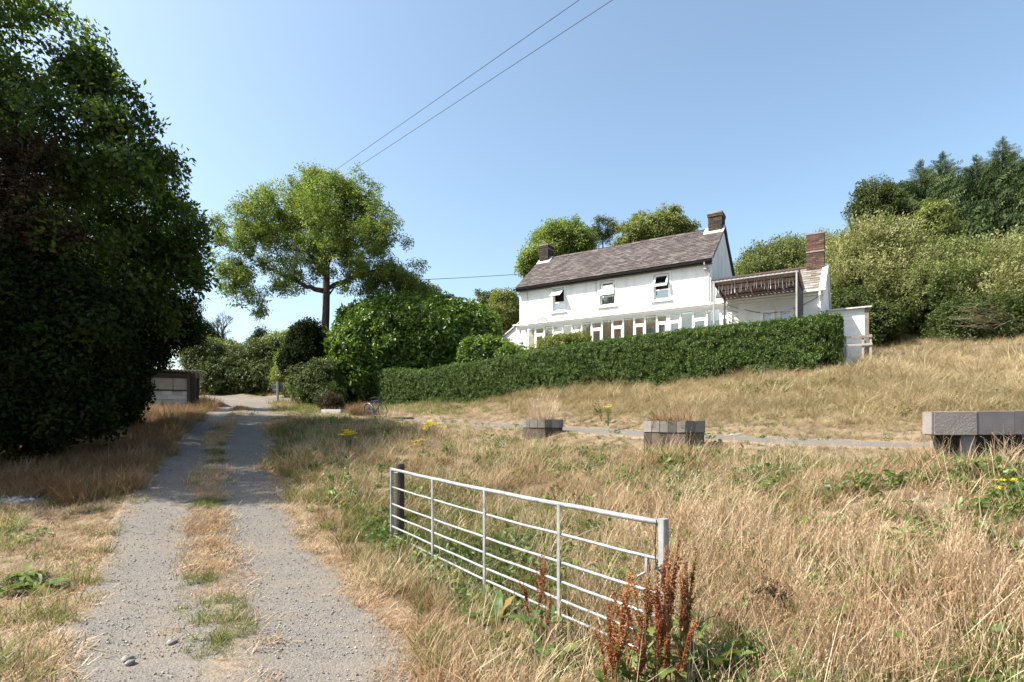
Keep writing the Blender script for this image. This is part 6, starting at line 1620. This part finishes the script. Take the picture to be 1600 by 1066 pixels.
DK = [(1040, 862, 3.55, 'tallest rust brown dock in the clump hiding the right end of the gate'), (1022, 872, 3.50, 'dock with upright rusty spikes just left of the tallest one'), (1064, 868, 3.6, 'rusty dock just right of the latch post of the gate'), (1005, 900, 3.45, 'shorter reddish dock at the left of the clump hiding the end of the gate'), (1082, 890, 3.7, 'outermost rusty dock on the right of the clump at the gate end'), (985, 905, 3.35, 'greenish dock still turning brown left of the clump at the gate end'), (1052, 930, 3.3, 'short orange brown dock in front of the clump at the gate end'),
      (962, 905, 3.3, 'single dark red dock spike in front of the lower bars of the gate'), (956, 950, 3.2, 'short dark red dock against the single spike in front of the lower bars'), (838, 885, 4.3, 'left one of the two thin docks in front of the middle of the gate'), (853, 872, 4.35, 'right one of the two thin docks in front of the middle of the gate'), (917, 1030, 3.15, 'small red dock tip low down at the bottom of the picture below the gate'), (1028, 905, 3.35, 'dock full of rusty seed in the middle of the clump at the gate end')]
for d in DK: dock(*d, nl=6)
def rosette(name, label, px, py, n, s0, s1, up=.5):
    g = G(px, py); t = thing(name, label, 'plant', g, random.uniform(0, 6)); put_leaves(t, n, s0, s1, up, .02, .04); return t
rosette('broadleaf_plant', 'clump of big glossy green leaves on the bare left verge', 62, 922, 12, .8, 1.3, .35)
rosette('broadleaf_plant', 'smaller patch of glossy leaves behind the big green clump on the left verge', 40, 905, 9, .6, 1.0, .4)
rosette('broadleaf_plant', 'green dock leaves in the grass below the middle of the gate', 772, 985, 9, .8, 1.2, .9)
rosette('broadleaf_plant', 'green leaves at the bottom edge below the two thin docks', 850, 1060, 10, .7, 1.1, .8)
rosette('broadleaf_plant', 'pale green crinkled leaves at the bottom edge between the docks', 900, 1062, 9, .6, .9, .7)
rosette('broadleaf_plant', 'big bright leaves at the bottom edge right of the dock clump', 1105, 1064, 10, .9, 1.4, .8)
rosette('broadleaf_plant', 'leafy green plant right of the gate end in front of the shaded hollow', 1100, 985, 9, .9, 1.3, .8)
rosette('broadleaf_plant', 'green leaves behind the bars in the middle of the gate', 792, 880, 8, .8, 1.2, .8)
rosette('broadleaf_plant', 'small upright bright leaf clump in the straw at the bottom right of the docks', 1250, 1060, 4, .5, .8, 1.0)

def ragwort(label, px, py_top, Y, n, spread_, hh=None):
    top = P(px, py_top, Y); z0 = zt1(top.x, top.y); h = max(.3, top.z - z0) if hh is None else hh
    t = thing('ragwort', label, 'flower', (top.x, top.y, top.z - h))
    st = MB(); heads = []
    for k in range(n):
        a = random.uniform(0, 2 * PI); q = spread_ * math.sqrt(random.random()); e = (math.cos(a) * q, math.sin(a) * q, h - random.uniform(0, .5) * q - random.uniform(0, .6) * spread_)
        st.tube([(e[0] * .15, e[1] * .15, 0), (e[0] * .4, e[1] * .4, h * .6), e], [.005, .004, .0025], 4); heads.append(e)
    st.build('stem', plain('green_stem', (.10, .14, .04), .6), t)
    for e in heads:
        m_ = 34; b0 = np.array(e) + np.c_[rng.normal(0, .032, (m_, 2)), rng.normal(0, .006, m_)]
        v = leaves_np(b0, np.c_[rng.normal(0, 1, (m_, 2)), np.full(m_, .35)], np.tile([0, 0, 1.0], (m_, 1)) + rng.normal(0, .2, (m_, 3)), np.full(m_, .03), np.full(m_, .011), .1, .1)
        link_mesh('flower_head', np_mesh('flower_head', v, leaf_faces(m_), ML_YELLOW), t)
    m_ = 46; zz = rng.uniform(.1, .8, m_) * h; a = rng.uniform(0, 2 * PI, m_)
    v = leaves_np(np.c_[np.cos(a) * .02, np.sin(a) * .02, zz], np.c_[np.cos(a), np.sin(a), rng.uniform(0, .7, m_)], np.tile([0, 0, 1.0], (m_, 1)) + rng.normal(0, .3, (m_, 3)), rng.uniform(.06, .13, m_), rng.uniform(.01, .02, m_))
    o = link_mesh('foliage', np_mesh('foliage', v, leaf_faces(m_), ML_WEED), t); o['kind'] = 'stuff'
    return t
ragwort('bright yellow ragwort at the left edge of the bank beside the shaded verge', 544, 672, 13.0, 20, .19)
ragwort('wide yellow ragwort on the bank above the hinged end of the gate', 674, 657, 14.5, 24, .28, .75)
ragwort('small fading ragwort just left of the wide one above the gate', 655, 685, 13.0, 8, .15, .5)
ragwort('bright yellow spike standing in the straw near the bottom right corner', 1563, 935, 3.9, 14, .05, .42)
ragwort('yellow flowering weed at the right edge below the long trough', 1580, 745, 5.6, 6, .2, .42)
ragwort('faint yellow flowering weed between the two wooden planters', 950, 632, 15.5, 8, .12, .6)

# taller leafy weeds on the bank that stand out one by one
def weed(name, label, px, py_top, Y, h, n, mat_):
    top = P(px, py_top, Y); t = thing(name, label, 'weed', (top.x, top.y, top.z - h), random.uniform(0, 6))
    st = MB(); pts = []
    for k in range(7):
        a = random.uniform(0, 2 * PI); q = random.uniform(.2, .5) * h; e = Vector((math.cos(a) * q, math.sin(a) * q, h * random.uniform(.6, 1)))
        st.tube([(0, 0, -.05), tuple(e * .5 + Vector((0, 0, h * .12))), tuple(e)], [.006, .005, .002], 4)
        pts += [e * u_ + Vector((0, 0, .24 * h * u_ * (1 - u_))) for u_ in np.linspace(.3, 1, n)]
    st.build('stem', M_STEM, t)
    b0 = np.array([tuple(p) for p in pts]); m_ = len(b0)
    v = leaves_np(b0, rng.normal(size=(m_, 3)) + [0, 0, .3], np.tile([0, 0, 1.0], (m_, 1)) + rng.normal(0, .4, (m_, 3)), rng.uniform(.05, .12, m_), rng.uniform(.018, .036, m_))
    o = link_mesh('foliage', np_mesh('foliage', v, leaf_faces(m_), mat_), t); o['kind'] = 'stuff'
for (px, py, Y, h, lb) in ((1265, 815, 5.9, .28, 'dark green bramble sprig in the straw in the middle of the right bank'), (1215, 745, 7.6, .25, 'green leafy patch on the right bank below the lip of the terrace'), (1150, 700, 9.6, .3, 'green nettle patch just right of the larger planter'), (1180, 712, 9.0, .3, 'green leafy weed right of the nettle patch by the larger planter'), (910, 700, 11.4, .3, 'green weed in the straw below the smaller planter'), (695, 690, 12.2, .45, 'grey green thistle in the straw above the hinged end of the gate'), (527, 728, 10.2, .6, 'tall green weed at the foot of the bank beside the shaded drive'), (1172, 935, 4.3, .35, 'blue green thistle beside the withered stalk right of the dock clump'), (940, 625, 16.5, .6, 'yellow green weed on the upper bank between the two planters'), (1590, 780, 5.0, .35, 'yellowing leafy weed at the right edge under the trough'), (1450, 900, 4.0, .25, 'small green weed low in the straw of the right bank')):
    weed('leafy_weed', lb, px, py, Y, h, 7, ML_WEED)
wt = P(1212, 925, 4.1); sd2 = MB(); sd2.tube([(0, 0, -.3), (.01, 0, .05), (.012, .01, .2)], [.006, .006, .004], 6)
wst = thing('withered_stalk', 'withered brown flower stalk with drooping head standing alone on the right bank', 'plant', (wt.x, wt.y, wt.z - .2))
sd2.build('stem', plain('pale_stem', (.45, .33, .22), .8), wst)
pv = np.c_[rng.normal(0, .07, (34, 2)), rng.normal(.2, .035, 34)]
scatter('head', pv, dir_rot(rv(34)), rng.uniform(.12, .24, 34), SP_BROWN[0], SP_BROWN[1], wst)

# crumpled white sheet lying in the shade at the left edge
ws = G(14, 792); nu = 34
u_, v_ = np.meshgrid(np.linspace(-1, 1, nu), np.linspace(-1, 1, nu))
rr_ = np.clip(1 - (u_ ** 2 + v_ ** 2) / 1.9, 0, 1)
zz = rr_ * .16 + .05 * np.abs(wob(u_ * 3, v_ * 3, 1.7, 3)) * (rr_ > 0) + .03 * wob(u_ * 5, v_ * 5, 2.5, 9)
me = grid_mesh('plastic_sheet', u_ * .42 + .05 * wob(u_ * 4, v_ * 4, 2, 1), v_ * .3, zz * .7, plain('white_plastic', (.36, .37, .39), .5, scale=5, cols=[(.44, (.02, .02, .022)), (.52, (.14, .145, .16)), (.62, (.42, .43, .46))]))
o = link_mesh('plastic_sheet', me); o.location = ws + Vector((-.1, .1, .02)); tag(o, 'crumpled white plastic sheet on the ground in the shade at the left edge', 'sheet')
